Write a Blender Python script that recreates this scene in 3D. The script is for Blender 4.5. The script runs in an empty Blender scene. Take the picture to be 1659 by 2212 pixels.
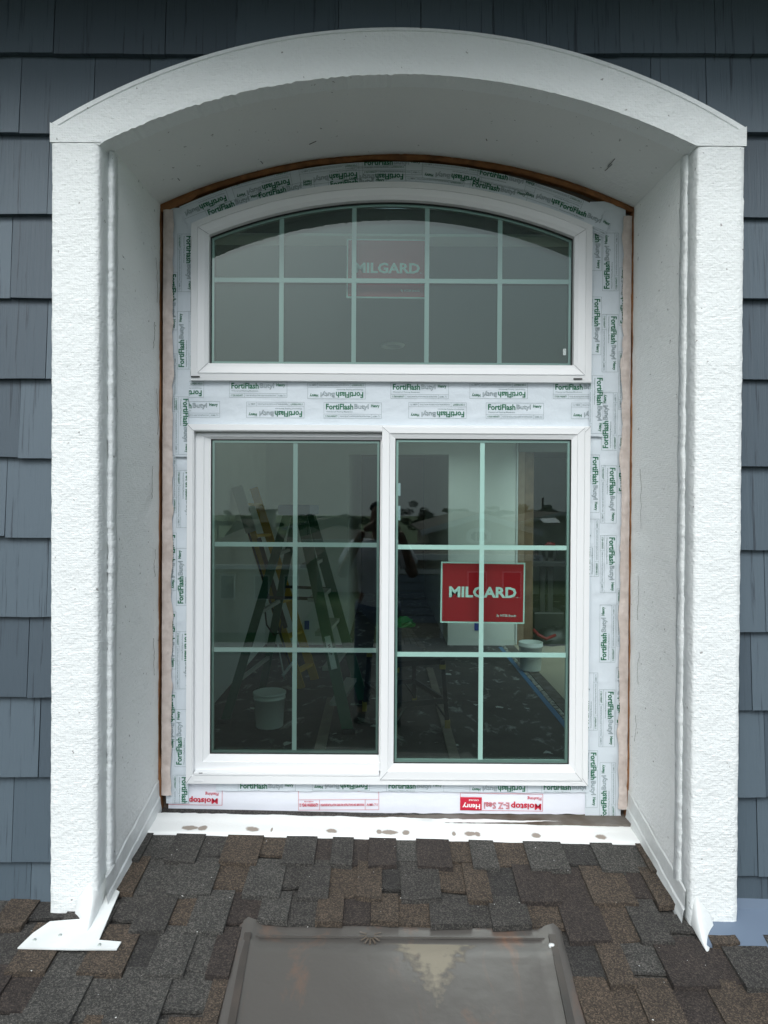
import bpy, bmesh, math, random
from mathutils import Vector, Matrix, noise
R = math.radians
random.seed(7)
scn = bpy.context.scene
COL = scn.collection

# ------------------------------------------------------------------ camera
F, CX, CY = 1480.0, 829.5, 1106.0          # focal length and centre in units of a 1659 px wide frame
D, EZ = 2.6, 1.90                          # camera stands 2.6 m in front of the window plane (y = 0), eye 1.9 m above the inside floor
pitch, roll = R(0.45), R(0.33)
fwd = Vector((0, math.cos(pitch), -math.sin(pitch)))
up0 = Vector((0, math.sin(pitch), math.cos(pitch)))
rt0 = Vector((1, 0, 0))
rt = rt0 * math.cos(roll) + up0 * math.sin(roll)
up = -rt0 * math.sin(roll) + up0 * math.cos(roll)
CAM = Vector((0, -D, EZ))
cam = bpy.data.cameras.new('camera'); camo = bpy.data.objects.new('camera', cam); COL.objects.link(camo)
cam.sensor_fit = 'HORIZONTAL'; cam.sensor_width = 36; cam.lens = 36 * F / 1659.0
cam.clip_start = 0.02; cam.clip_end = 2000
m = Matrix.Identity(4)
for i in range(3):
    m[i][0] = rt[i]; m[i][1] = up[i]; m[i][2] = -fwd[i]; m[i][3] = CAM[i]
camo.matrix_world = m
scn.camera = camo

# ------------------------------------------------------------------ sky, sun, exposure
w = bpy.data.worlds.new('World'); scn.world = w; w.use_nodes = True
nt = w.node_tree; nt.nodes.clear()
def wn(t, **k):
    n = nt.nodes.new(t)
    for a, b in k.items(): setattr(n, a, b)
    return n
sky = wn('ShaderNodeTexSky', sky_type='NISHITA', sun_disc=False, sun_elevation=R(45), sun_rotation=R(205), dust_density=3.0)
hs = wn('ShaderNodeHueSaturation'); hs.inputs['Saturation'].default_value = 0.42
tc = wn('ShaderNodeTexCoord'); sp = wn('ShaderNodeSeparateXYZ')
mx = wn('ShaderNodeMath', operation='MAXIMUM'); mx.inputs[1].default_value = 0.0
ma = wn('ShaderNodeMath', operation='MULTIPLY_ADD'); ma.inputs[1].default_value = 1.2; ma.inputs[2].default_value = 0.47
cl = wn('ShaderNodeTexNoise'); cl.inputs['Scale'].default_value = 2.2; cl.inputs['Detail'].default_value = 4
cm = wn('ShaderNodeMath', operation='MULTIPLY_ADD'); cm.inputs[1].default_value = 0.36; cm.inputs[2].default_value = 0.82
mm = wn('ShaderNodeMath', operation='MULTIPLY')
vm = wn('ShaderNodeVectorMath', operation='SCALE')
bg = wn('ShaderNodeBackground'); bg.inputs['Strength'].default_value = 0.15
out = wn('ShaderNodeOutputWorld')
L = nt.links.new
cz_ = wn('ShaderNodeMath', operation='MAXIMUM'); cz_.inputs[1].default_value = 0.16; cv_ = wn('ShaderNodeCombineXYZ'); nv_ = wn('ShaderNodeVectorMath', operation='NORMALIZE')
L(sp.outputs['Z'], cz_.inputs[0]); L(sp.outputs['X'], cv_.inputs['X']); L(sp.outputs['Y'], cv_.inputs['Y']); L(cz_.outputs[0], cv_.inputs['Z']); L(cv_.outputs[0], nv_.inputs[0]); L(nv_.outputs[0], sky.inputs['Vector'])
L(sky.outputs[0], hs.inputs['Color']); L(tc.outputs['Generated'], sp.inputs[0]); L(tc.outputs['Generated'], cl.inputs['Vector'])
L(sp.outputs['Z'], mx.inputs[0]); L(mx.outputs[0], ma.inputs[0]); L(cl.outputs['Fac'], cm.inputs[0])
L(ma.outputs[0], mm.inputs[0]); L(cm.outputs[0], mm.inputs[1])
tint = wn('ShaderNodeVectorMath', operation='MULTIPLY'); tint.inputs[1].default_value = (0.95, 1.01, 1.03)
L(hs.outputs[0], tint.inputs[0]); L(tint.outputs[0], vm.inputs[0]); L(mm.outputs[0], vm.inputs['Scale']); L(vm.outputs[0], bg.inputs['Color']); L(bg.outputs[0], out.inputs[0])
sl = bpy.data.lights.new('sun', 'SUN'); sl.energy = 1.35; sl.angle = R(30); sl.color = (0.98, 1.0, 0.995)
so = bpy.data.objects.new('sun', sl); COL.objects.link(so)
sd = Vector((-0.12, 0.80, -0.80)).normalized()
so.rotation_euler = sd.to_track_quat('-Z', 'Y').to_euler()
scn.view_settings.view_transform = 'Standard'; scn.view_settings.look = 'None'
scn.view_settings.exposure = 0.22; scn.view_settings.gamma = 1.0
scn.cycles.use_denoising = True
scn.cycles.max_bounces = 10; scn.cycles.diffuse_bounces = 5; scn.cycles.transparent_max_bounces = 24
scn.cycles.caustics_reflective = False; scn.cycles.caustics_refractive = False

# ------------------------------------------------------------------ helpers
def xs(px, y): return (px - CX) * (y + D) / F
def zs(py, y): return EZ - (py - 1094) * (y + D) / F
def ray(px, py): return rt * ((px - CX) / F) + up * ((CY - py) / F) + fwd
def P(px, py, y):
    r = ray(px, py); return CAM + r * ((y + D) / r.y)
def on_floor(px, py, z=0.0):
    r = ray(px, py); return CAM + r * ((z - EZ) / r.z)
MATS = {}
def mat(name, col, rough=0.6, metal=0.0, bump=None, vary=None, spec=0.5, emit=None):
    """bump=(scale, strength, distance); vary=(scale, amount, colour2); sets a procedural principled material"""
    m = bpy.data.materials.new(name); m.use_nodes = True
    n = m.node_tree.nodes; l = m.node_tree.links.new
    b = n['Principled BSDF']; b.inputs['Base Color'].default_value = (*col, 1); b.inputs['Roughness'].default_value = rough
    b.inputs['Metallic'].default_value = metal; b.inputs['Specular IOR Level'].default_value = spec
    t = n.new('ShaderNodeTexCoord')
    if vary:
        t1 = n.new('ShaderNodeTexNoise'); t1.inputs['Scale'].default_value = vary[0]; t1.inputs['Detail'].default_value = 6
        rp = n.new('ShaderNodeValToRGB'); rp.color_ramp.elements[0].position = 0.5 - vary[1]; rp.color_ramp.elements[1].position = 0.5 + vary[1]
        rp.color_ramp.elements[0].color = (*vary[2], 1); rp.color_ramp.elements[1].color = (*col, 1)
        l(t.outputs['Object'], t1.inputs['Vector']); l(t1.outputs['Fac'], rp.inputs['Fac']); l(rp.outputs['Color'], b.inputs['Base Color'])
    if bump:
        t2 = n.new('ShaderNodeTexNoise'); t2.inputs['Scale'].default_value = bump[0]; t2.inputs['Detail'].default_value = 5
        bp = n.new('ShaderNodeBump'); bp.inputs['Strength'].default_value = bump[1]; bp.inputs['Distance'].default_value = bump[2]
        l(t.outputs['Object'], t2.inputs['Vector']); l(t2.outputs['Fac'], bp.inputs['Height']); l(bp.outputs['Normal'], b.inputs['Normal'])
    MATS[name] = m
    return m
def tag(o, label=None, cat=None, group=None, kind=None):
    if label: o['label'] = label
    if cat: o['category'] = cat
    if group: o['group'] = group
    if kind: o['kind'] = kind
    return o
def empty(name, loc=(0, 0, 0)):
    o = bpy.data.objects.new(name, None); o.location = loc; o.empty_display_size = 0.05; COL.objects.link(o); return o
def link(name, me, parent=None):
    o = bpy.data.objects.new(name, me); COL.objects.link(o)
    if parent is not None:
        o.parent = parent
        o.matrix_parent_inverse = Matrix.Translation(parent.location).inverted() if parent.type == 'EMPTY' else Matrix.Identity(4)
    return o
def mesh(name, v, f, m, parent=None, smooth=False, mi=None):
    me = bpy.data.meshes.new(name); me.from_pydata([tuple(p) for p in v], [], f); me.update()
    for k in (m if isinstance(m, (list, tuple)) else [m]): me.materials.append(k)
    if mi: me.polygons.foreach_set('material_index', mi)
    if smooth: me.polygons.foreach_set('use_smooth', [True] * len(me.polygons))
    bm = bmesh.new(); bm.from_mesh(me); bmesh.ops.recalc_face_normals(bm, faces=bm.faces); bm.to_mesh(me); bm.free()
    return link(name, me, parent)
BOXF = [(0, 3, 2, 1), (4, 5, 6, 7), (0, 1, 5, 4), (1, 2, 6, 5), (2, 3, 7, 6), (3, 0, 4, 7)]
def boxv(x0, x1, y0, y1, z0, z1):
    return [(x0, y0, z0), (x1, y0, z0), (x1, y1, z0), (x0, y1, z0), (x0, y0, z1), (x1, y0, z1), (x1, y1, z1), (x0, y1, z1)]
def box(name, x0, x1, y0, y1, z0, z1, m, parent=None, bevel=0.0):
    o = mesh(name, boxv(x0, x1, y0, y1, z0, z1), BOXF, m, parent)
    if bevel:
        bm = bmesh.new(); bm.from_mesh(o.data); bmesh.ops.bevel(bm, geom=bm.edges[:], offset=bevel, segments=2, affect='EDGES', profile=0.5); bm.to_mesh(o.data); bm.free()
    return o
def boxes(name, L, m, parent=None):
    v = []; f = []
    for b in L:
        k = len(v); v += boxv(*b); f += [tuple(i + k for i in q) for q in BOXF]
    return mesh(name, v, f, m, parent)
def barv(a, b, wx, wy, side=None):
    """8 vertices of a bar from a to b, wx wide along 'side', wy thick"""
    a = Vector(a); b = Vector(b); d = (b - a).normalized()
    s = Vector(side) if side else Vector((1, 0, 0))
    s = (s - d * s.dot(d)).normalized(); t = d.cross(s)
    return [p + s * i * wx / 2 + t * j * wy / 2 for p in (a, b) for i, j in ((-1, -1), (1, -1), (1, 1), (-1, 1))]
def bar(name, a, b, wx, wy, m, parent=None, side=None):
    return mesh(name, barv(a, b, wx, wy, side), BOXF, m, parent)
def bars(name, L, m, parent=None):
    v = []; f = []
    for b in L:
        k = len(v); v += barv(*b); f += [tuple(i + k for i in q) for q in BOXF]
    return mesh(name, v, f, m, parent)
def tube(name, pts, r, m, parent=None, n=8, smooth=True):
    pts = [Vector(p) for p in pts]; v = []; f = []
    for i, p in enumerate(pts):
        d = (pts[min(i + 1, len(pts) - 1)] - pts[max(i - 1, 0)]).normalized()
        a = d.orthogonal() if i == 0 else (a - d * a.dot(d)); a = a.normalized(); b = d.cross(a)
        rr = r[i] if isinstance(r, (list, tuple)) else r
        for k in range(n):
            t = 2 * math.pi * k / n; v.append(p + (a * math.cos(t) + b * math.sin(t)) * rr)
    for i in range(len(pts) - 1):
        for k in range(n):
            f.append((i * n + k, i * n + (k + 1) % n, (i + 1) * n + (k + 1) % n, (i + 1) * n + k))
    f.append(tuple(range(n - 1, -1, -1))); f.append(tuple((len(pts) - 1) * n + k for k in range(n)))
    return mesh(name, v, f, m, parent, smooth)
def lathe(name, c, prof, m, parent=None, n=32):
    v = []; f = []
    for r, z in prof:
        for k in range(n):
            t = 2 * math.pi * k / n; v.append((c[0] + r * math.cos(t), c[1] + r * math.sin(t), c[2] + z))
    for i in range(len(prof) - 1):
        for k in range(n):
            f.append((i * n + k, i * n + (k + 1) % n, (i + 1) * n + (k + 1) % n, (i + 1) * n + k))
    return mesh(name, v, f, m, parent, True)
def loft(name, rings, m, parent=None, closed=True, smooth=False):
    """rings: list of equally long lists of 3D points, skinned one to the next"""
    n = len(rings[0]); v = [p for r in rings for p in r]; f = []
    for i in range(len(rings) - 1):
        for k in range(n if closed else n - 1):
            f.append((i * n + k, i * n + (k + 1) % n, (i + 1) * n + (k + 1) % n, (i + 1) * n + k))
    return mesh(name, v, f, m, parent, smooth)
def nz(x, y, z, s): return noise.noise(Vector((x * s, y * s, z * s)))
def arc(x, x0, x1, zsp, zap):
    """height of a circular arch springing at x0, x1 (height zsp) with its crown at zap"""
    c = (x0 + x1) / 2; h = zap - zsp; a = (x1 - x0) / 2; r = (a * a + h * h) / (2 * h)
    return zap - r + math.sqrt(max(r * r - (x - c) ** 2, 0))

# ------------------------------------------------------------------ materials
def stucco(name, weave=True, bs=1.0, base=(0.79, 0.82, 0.82)):
    m = mat(name, base, 0.75)
    n = m.node_tree.nodes; l = m.node_tree.links.new; b = n['Principled BSDF']; t = n['Texture Coordinate']
    a = n.new('ShaderNodeTexNoise'); a.inputs['Scale'].default_value = 95; a.inputs['Detail'].default_value = 8
    c = n.new('ShaderNodeTexNoise'); c.inputs['Scale'].default_value = 14; c.inputs['Detail'].default_value = 5
    drag = n.new('ShaderNodeMapping'); drag.inputs['Scale'].default_value = (0.85, 1.0, 1.05); l(t.outputs['Object'], drag.inputs['Vector'])
    l(drag.outputs[0], a.inputs['Vector']); l(t.outputs['Object'], c.inputs['Vector'])
    add = n.new('ShaderNodeMath'); add.operation = 'MULTIPLY_ADD'; add.inputs[1].default_value = 1.2
    l(c.outputs['Fac'], add.inputs[0]); l(a.outputs['Fac'], add.inputs[2])
    h = add
    if weave:
        s = n.new('ShaderNodeSeparateXYZ'); l(t.outputs['Object'], s.inputs[0])
        nn = n.new('ShaderNodeTexNoise'); nn.inputs['Scale'].default_value = 25; l(t.outputs['Object'], nn.inputs['Vector'])
        w1 = n.new('ShaderNodeMath'); w1.operation = 'MULTIPLY_ADD'; w1.inputs[1].default_value = 850; l(s.outputs['Z'], w1.inputs[0])
        k = n.new('ShaderNodeMath'); k.operation = 'MULTIPLY'; k.inputs[1].default_value = 9; l(nn.outputs['Fac'], k.inputs[0]); l(k.outputs[0], w1.inputs[2])
        s1 = n.new('ShaderNodeMath'); s1.operation = 'SINE'; l(w1.outputs[0], s1.inputs[0])
        w2 = n.new('ShaderNodeMath'); w2.operation = 'MULTIPLY_ADD'; w2.inputs[1].default_value = 850; l(s.outputs['X'], w2.inputs[0]); l(k.outputs[0], w2.inputs[2])
        s2 = n.new('ShaderNodeMath'); s2.operation = 'SINE'; l(w2.outputs[0], s2.inputs[0])
        pr = n.new('ShaderNodeMath'); pr.operation = 'MAXIMUM'; l(s1.outputs[0], pr.inputs[0]); l(s2.outputs[0], pr.inputs[1])
        h2 = n.new('ShaderNodeMath'); h2.operation = 'MULTIPLY_ADD'; h2.inputs[1].default_value = 0.05; l(pr.outputs[0], h2.inputs[0]); l(add.outputs[0], h2.inputs[2]); h = h2
    bp = n.new('ShaderNodeBump'); bp.inputs['Strength'].default_value = 0.68 * bs; bp.inputs['Distance'].default_value = 0.006
    l(h.outputs[0], bp.inputs['Height']); l(bp.outputs['Normal'], b.inputs['Normal'])
    # fine dark specks and scuffs of missed paint
    d = n.new('ShaderNodeTexNoise'); d.inputs['Scale'].default_value = 55; d.inputs['Detail'].default_value = 3; l(t.outputs['Object'], d.inputs['Vector'])
    rp = n.new('ShaderNodeValToRGB'); rp.color_ramp.elements[0].position = 0.26; rp.color_ramp.elements[1].position = 0.295
    rp.color_ramp.elements[0].color = (0.33, 0.33, 0.32, 1); rp.color_ramp.elements[1].color = (*base, 1)
    l(d.outputs['Fac'], rp.inputs['Fac']); l(rp.outputs['Color'], b.inputs['Base Color'])
    return m
M_ST = stucco('white_stucco'); M_SM = stucco('shaded_soffit_stucco', False, 0.6, (0.75, 0.77, 0.76)); M_SD = stucco('white_reveal_stucco', True, 0.9, (0.83, 0.85, 0.84))  # same white paint; soffit colour darkened for shade, reveals made lighter
M_PAINT = mat('white_paint', (0.76, 0.79, 0.79), 0.45, bump=(30, 0.4, 0.005), vary=(7, 0.16, (0.62, 0.64, 0.63)))
M_VINYL = mat('white_vinyl', (0.80, 0.81, 0.82), 0.35, bump=(400, 0.06, 0.001))
M_MUNT = mat('muntin_white', (0.82, 0.84, 0.83), 0.45)
M_GASK = mat('black_gasket', (0.012, 0.013, 0.012), 0.5)
M_SPAC = mat('spacer_metal', (0.45, 0.5, 0.48), 0.4, 0.6)
M_TAPE = mat('flashing_tape', (0.66, 0.72, 0.77), 0.42, bump=(22, 0.55, 0.006))
M_SHEET = mat('white_sheet', (0.76, 0.78, 0.85), 0.5, bump=(18, 0.4, 0.006))
M_GREEN = mat('green_ink', (0.006, 0.14, 0.065), 0.6); M_INK = mat('grey_ink', (0.25, 0.32, 0.33), 0.6)
M_RED = mat('red_ink', (0.55, 0.01, 0.04), 0.6); M_WINK = mat('white_ink', (0.85, 0.85, 0.85), 0.5)
M_SIGN = mat('sign_red', (0.52, 0.004, 0.014), 0.35); M_SIGNB = mat('sign_board', (0.78, 0.80, 0.79), 0.45)
M_BEIGE = mat('beige_membrane', (0.66, 0.575, 0.53), 0.5, bump=(45, 0.7, 0.006), vary=(30, 0.2, (0.50, 0.42, 0.38)))
M_RAWW = mat('raw_wood', (0.30, 0.125, 0.04), 0.75, bump=(60, 0.6, 0.004), vary=(22, 0.2, (0.15, 0.06, 0.02)))
M_OLDW = mat('old_grey_wood', (0.17, 0.155, 0.14), 0.8, bump=(50, 0.6, 0.004), vary=(9, 0.2, (0.07, 0.05, 0.032)))
M_DARK = mat('dark_trim', (0.02, 0.02, 0.02), 0.6)
def siding_mat(name, c):
    m = mat(name, c, 0.55)
    n = m.node_tree.nodes; l = m.node_tree.links.new; b = n['Principled BSDF']; t = n['Texture Coordinate']
    mp = n.new('ShaderNodeMapping'); mp.inputs['Scale'].default_value = (95, 20, 2.6); l(t.outputs['Object'], mp.inputs['Vector'])
    a = n.new('ShaderNodeTexNoise'); a.inputs['Scale'].default_value = 1.0; a.inputs['Detail'].default_value = 7; a.inputs['Roughness'].default_value = 0.65; l(mp.outputs[0], a.inputs['Vector'])
    rp = n.new('ShaderNodeValToRGB'); rp.color_ramp.elements[0].position = 0.34; rp.color_ramp.elements[1].position = 0.42
    rp.color_ramp.elements[0].color = (c[0] * .42, c[1] * .42, c[2] * .45, 1); rp.color_ramp.elements[1].color = (*c, 1)
    l(a.outputs['Fac'], rp.inputs['Fac']); l(rp.outputs['Color'], b.inputs['Base Color'])
    bp = n.new('ShaderNodeBump'); bp.inputs['Strength'].default_value = 0.7; bp.inputs['Distance'].default_value = 0.004
    l(a.outputs['Fac'], bp.inputs['Height']); l(bp.outputs['Normal'], b.inputs['Normal'])
    return m
M_SID = [siding_mat('siding_paint', (0.071, 0.099, 0.124)), siding_mat('siding_paint_pale', (0.086, 0.117, 0.144)), siding_mat('siding_paint_deep', (0.058, 0.081, 0.103))]
def asphalt(name, c):
    m = mat(name, c, 0.9)
    n = m.node_tree.nodes; l = m.node_tree.links.new; b = n['Principled BSDF']; t = n['Texture Coordinate']
    a = n.new('ShaderNodeTexVoronoi'); a.inputs['Scale'].default_value = 320; l(t.outputs['Object'], a.inputs['Vector'])
    sp_ = n.new('ShaderNodeSeparateColor'); l(a.outputs['Color'], sp_.inputs[0])
    rp = n.new('ShaderNodeValToRGB'); e = rp.color_ramp.elements
    e[0].position = 0.0; e[0].color = (c[0] * .42, c[1] * .42, c[2] * .42, 1); e[1].position = 1.0; e[1].color = (c[0] * 2.3, c[1] * 2.25, c[2] * 2.15, 1)
    k = e.new(0.6); k.color = (*c, 1)
    l(sp_.outputs[0], rp.inputs['Fac'])
    big = n.new('ShaderNodeTexNoise'); big.inputs['Scale'].default_value = 16; l(t.outputs['Object'], big.inputs['Vector'])
    mxn = n.new('ShaderNodeMix'); mxn.data_type = 'RGBA'; mxn.blend_type = 'MULTIPLY'; mxn.inputs['Factor'].default_value = 0.5
    l(rp.outputs['Color'], mxn.inputs['A']); l(big.outputs['Fac'], mxn.inputs['B'])
    fl = n.new('ShaderNodeTexNoise'); fl.inputs['Scale'].default_value = 75; fl.inputs['Detail'].default_value = 2; l(t.outputs['Object'], fl.inputs['Vector'])
    r2 = n.new('ShaderNodeValToRGB'); r2.color_ramp.elements[0].position = 0.76; r2.color_ramp.elements[1].position = 0.775; l(fl.outputs['Fac'], r2.inputs['Fac'])
    m2 = n.new('ShaderNodeMix'); m2.data_type = 'RGBA'; l(r2.outputs['Color'], m2.inputs['Factor']); l(mxn.outputs['Result'], m2.inputs['A']); m2.inputs['B'].default_value = (0.7, 0.7, 0.68, 1)
    l(m2.outputs['Result'], b.inputs['Base Color'])
    bp = n.new('ShaderNodeBump'); bp.inputs['Strength'].default_value = 0.8; bp.inputs['Distance'].default_value = 0.003
    l(a.outputs['Distance'], bp.inputs['Height']); l(bp.outputs['Normal'], b.inputs['Normal'])
    return m
M_ASP = [asphalt('asphalt_charcoal', (0.054, 0.051, 0.047)), asphalt('asphalt_brown', (0.073, 0.056, 0.042)), asphalt('asphalt_dark_brown', (0.042, 0.033, 0.029)),
         asphalt('asphalt_grey', (0.068, 0.066, 0.061)), asphalt('asphalt_tan', (0.084, 0.063, 0.046)), asphalt('asphalt_dark', (0.038, 0.036, 0.034))]
def glass(name, tint, k):
    m = bpy.data.materials.new(name); m.use_nodes = True; n = m.node_tree.nodes; l = m.node_tree.links.new; n.clear()
    o = n.new('ShaderNodeOutputMaterial'); mixs = n.new('ShaderNodeMixShader'); tr = n.new('ShaderNodeBsdfTransparent'); gl = n.new('ShaderNodeBsdfGlossy')
    tr.inputs['Color'].default_value = (*tint, 1); gl.inputs['Roughness'].default_value = 0.0; gl.inputs['Color'].default_value = (0.93, 1.0, 0.97, 1)
    fr = n.new('ShaderNodeFresnel'); fr.inputs['IOR'].default_value = 1.5
    mu = n.new('ShaderNodeMath'); mu.operation = 'MULTIPLY'; mu.inputs[1].default_value = k; mu.use_clamp = True
    l(fr.outputs[0], mu.inputs[0]); l(mu.outputs[0], mixs.inputs['Fac']); l(tr.outputs[0], mixs.inputs[1]); l(gl.outputs[0], mixs.inputs[2]); l(mixs.outputs[0], o.inputs['Surface'])
    return m
M_GL1 = glass('outer_glass', (0.69, 0.87, 0.825), 2.2); M_GL2 = glass('inner_glass', (0.84, 0.92, 0.89), 0.8)

# ------------------------------------------------------------------ house wall with siding shingles
YW, YR, YT = -0.468, -0.46, -0.53       # wall sheathing, front of reveal, face of the white trim
XL, XR = -0.848, 0.932                  # sides of the recess
TXL0, TXL1, TXR1, TXR0 = -1.009, -0.8636, 0.9378, 1.082
Z = lambda dz: EZ + dz
SPT, APT = Z(1.0895), Z(1.302)          # trim arch: springing, crown (intrados)
SPE, APE = Z(1.150), Z(1.443)           # trim arch: upper edge at the corners, crown
def intr(x): return arc(x, TXL1, TXR1, SPT, APT)
def extr(x): return arc(x, TXL0, TXR0, SPE, APE)
def ROOF(x, y): return Z(-1.191) + (y + 0.164) * 0.2 - 0.016 * (x - 0.042)
hw = empty('house_wall', (0.042, YW, Z(-1.3))); tag(hw, 'blue-grey painted shingle siding around the white arched window surround', 'wall')
# sheathing behind the shingles, with the opening cut out
def sheathing():
    n = 40; v = []; f = []
    top = Z(2.05)
    for i in range(n + 1):
        x = XL - 0.02 + (XR - XL + 0.04) * i / n
        v += [(x, YW, arc(x, XL - 0.02, XR + 0.02, Z(1.14), Z(1.345))), (x, YW, top)]
    for i in range(n): f.append((2 * i, 2 * i + 2, 2 * i + 3, 2 * i + 1))
    k = len(v); v += [(-4.2, YW, Z(-1.9)), (XL - 0.02, YW, Z(-1.9)), (XL - 0.02, YW, top), (-4.2, YW, top)]; f.append((k, k + 1, k + 2, k + 3))
    k = len(v); v += [(XR + 0.02, YW, Z(-1.9)), (2.35, YW, Z(-1.9)), (2.35, YW, top), (XR + 0.02, YW, top)]; f.append((k, k + 1, k + 2, k + 3))
    mesh('sheathing', v, f, M_SID[2], hw)
sheathing()
def shingle(x0, x1, zb, zt, clip=None, rnd=random):
    g = 0.0004 + rnd.random() * 0.0012; x0 += g; x1 -= g; n = 5 if clip else 3
    tb = 0.019 + rnd.random() * 0.006; tt = 0.003; th = zt - zb
    v = []; f = []; db = (rnd.random() - .5) * 0.007
    for i in range(n + 1):
        x = x0 + (x1 - x0) * i / n; b = zb + db + (rnd.random() - .5) * 0.0025
        if clip: b = max(b, clip(x))
        b = min(b, zt - 0.01)
        yb = YW - tt - (tb - tt) * (zt - b) / th
        v += [(x, YW - 0.0005, b), (x, yb, b), (x, YW - tt, zt)]
    for i in range(n):
        a = 3 * i; c = a + 3
        f += [(a, c, c + 1, a + 1), (a + 1, c + 1, c + 2, a + 2)]
    f += [(0, 1, 2), (3 * n, 3 * n + 2, 3 * n + 1)]
    mesh('shingle', v, f, rnd.choice(M_SID), hw)
left_px = [130, 298, 470, 649, 822, 993, 1164, 1335, 1508, 1683, 1868, 2040, 2210]
right_px = [118, 289, 468, 642, 818, 1000, 1181, 1359, 1530, 1714, 1890, 1993, 2170]
dep_s = YW - 0.012
rs = random.Random(21)
midarc = lambda x: (intr(min(max(x, TXL1), TXR1)) + extr(min(max(x, TXL0), TXR0))) / 2
for side, lst in ((-1, left_px), (1, right_px)):
    zl = [zs(p, dep_s) for p in lst]
    for k, zb in enumerate(zl):
        ztop = (zl[k - 1] if k else zb + 0.246) + 0.02
        if k == 0: continue
        x = 0.90 if side < 0 else 0.985
        first = True
        while x < 2.1:
            wd = rs.uniform(0.14, 0.36)
            if first and side < 0: wd = rs.uniform(0.13, 0.27)
            a, b = side * x, side * (x + wd)
            shingle(min(a, b), max(a, b), zb, ztop, None, rs); x += wd; first = False
    # the pieces cut round the arch corner
    x = 0.90 if side < 0 else 0.985
    while x > 0.35:
        wd = 0.17
        a, b = side * x, side * (x - wd); lo, hi = min(a, b), max(a, b)
        if max(midarc(lo), midarc(hi)) < zl[0] - 0.02: shingle(lo, hi, zl[1], zl[0] + 0.02, midarc, rs)
        elif min(midarc(lo), midarc(hi)) < zl[0]: shingle(lo, hi, zl[1], zl[0] + 0.02, midarc, rs)
        x -= wd
for row in range(3):
    zb = lambda x: (zs(130, dep_s) * (1.2 - x) + zs(118, dep_s) * (1.2 + x)) / 2.4 + row * 0.246
    x = -2.1
    while x < 2.1:
        wd = rs.uniform(0.14, 0.36); c = x + wd / 2
        cl_ = (lambda q: min(midarc(q), zb(q) + 0.2)) if row == 0 and abs(c - .04) < 0.95 else None
        shingle(x, x + wd, zb(c), zb(c) + 0.262, cl_, rs); x += wd
# eaves above the frame
ev = empty('roof_eave', (0, -0.9, Z(1.70))); tag(ev, 'dark overhanging roof eave shading the top of the shingle siding', 'eave')
for i in range(6):
    box('soffit_board', -4.2 + i * 1.1, -4.2 + (i + 1) * 1.1 - 0.006, -1.02, YW - 0.02, Z(1.70), Z(1.72), M_SID[2], ev)
box('fascia', -4.2, 2.4, -1.05, -1.022, Z(1.66), Z(1.88), M_SID[0], ev)
box('rafter_deck', -4.2, 2.4, -1.02, YW - 0.02, Z(1.725), Z(1.80), M_OLDW, ev)

# ------------------------------------------------------------------ white window surround
su = empty('window_surround', (0.042, -0.5, Z(-1.25))); tag(su, 'white textured stucco surround with pillars, arched head and deep recess', 'window surround')
def column(name, xo, xi, xrev, zb, zt, s):
    """trim pillar: lofted cross-sections, edges a little wavy"""
    n = 190; rings = []
    for i in range(n + 1):
        z = zb + (zt - zb) * i / n
        e = lambda q, a: nz(q, 3.1, z, 26) * a + nz(q, 9.7, z, 90) * a * 0.6
        fo = xo + e(1.0 * s, 0.0018); fi = xi + e(5.0 * s, 0.0016)
        low = 0.006 * nz(2.2 * s, 0, z, 7)
        pts = [(xo + e(1.0 * s, .0018), YW + 0.004, z), (fo, YT + 0.010, z), (fo + s * -0.0035 * -1, YT + 0.002 + low * .3, z)]
        for k in range(1, 8):
            t = k / 8; pts.append((fo * (1 - t) + fi * t, YT + low * .3 + 0.0012 * nz(t * 9 * s, z * 60, 1.5, 1.0), z))
        pts += [(fi - s * 0.003, YT + 0.002, z), (fi, YT + 0.009, z), (xi + s * 0.004 + e(8.0, .0025), YR + 0.004, z)]
        rings.append(pts)
    o = loft(name, rings, M_ST, su, closed=True, smooth=True)
    return o
column('pillar_trim', TXL0, TXL1, XL, Z(-1.30), SPT, 1)
column('pillar_trim', TXR0, TXR1, XR, Z(-1.283), SPT, -1)
def bead(x, z0, z1, s, seed):
    n = 260; rings = []
    for i in range(n + 1):
        z = z0 + (z1 - z0) * i / n
        r = 0.0085 + 0.0035 * nz(seed, z, 0, 70) + 0.002 * nz(seed, z, 5, 23)
        c = x + 0.003 * nz(seed, z, 2, 9)
        rings.append([(c + s * r * 1.0 * math.cos(t) , YR - 0.004 + r * 0.9 * math.sin(t), z) for t in [math.pi * (1 + k / 6) for k in range(7)]] + [(c + s * 0.012, YR + 0.02, z), (c - s * 0.012, YR + 0.02, z)])
    loft('corner_bead', rings, M_ST, su, smooth=True)
bead(XL - 0.006, Z(-1.16), Z(1.095), 1, 3.3); bead(XR + 0.004, Z(-1.17), Z(1.095), 1, 8.8)
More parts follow.
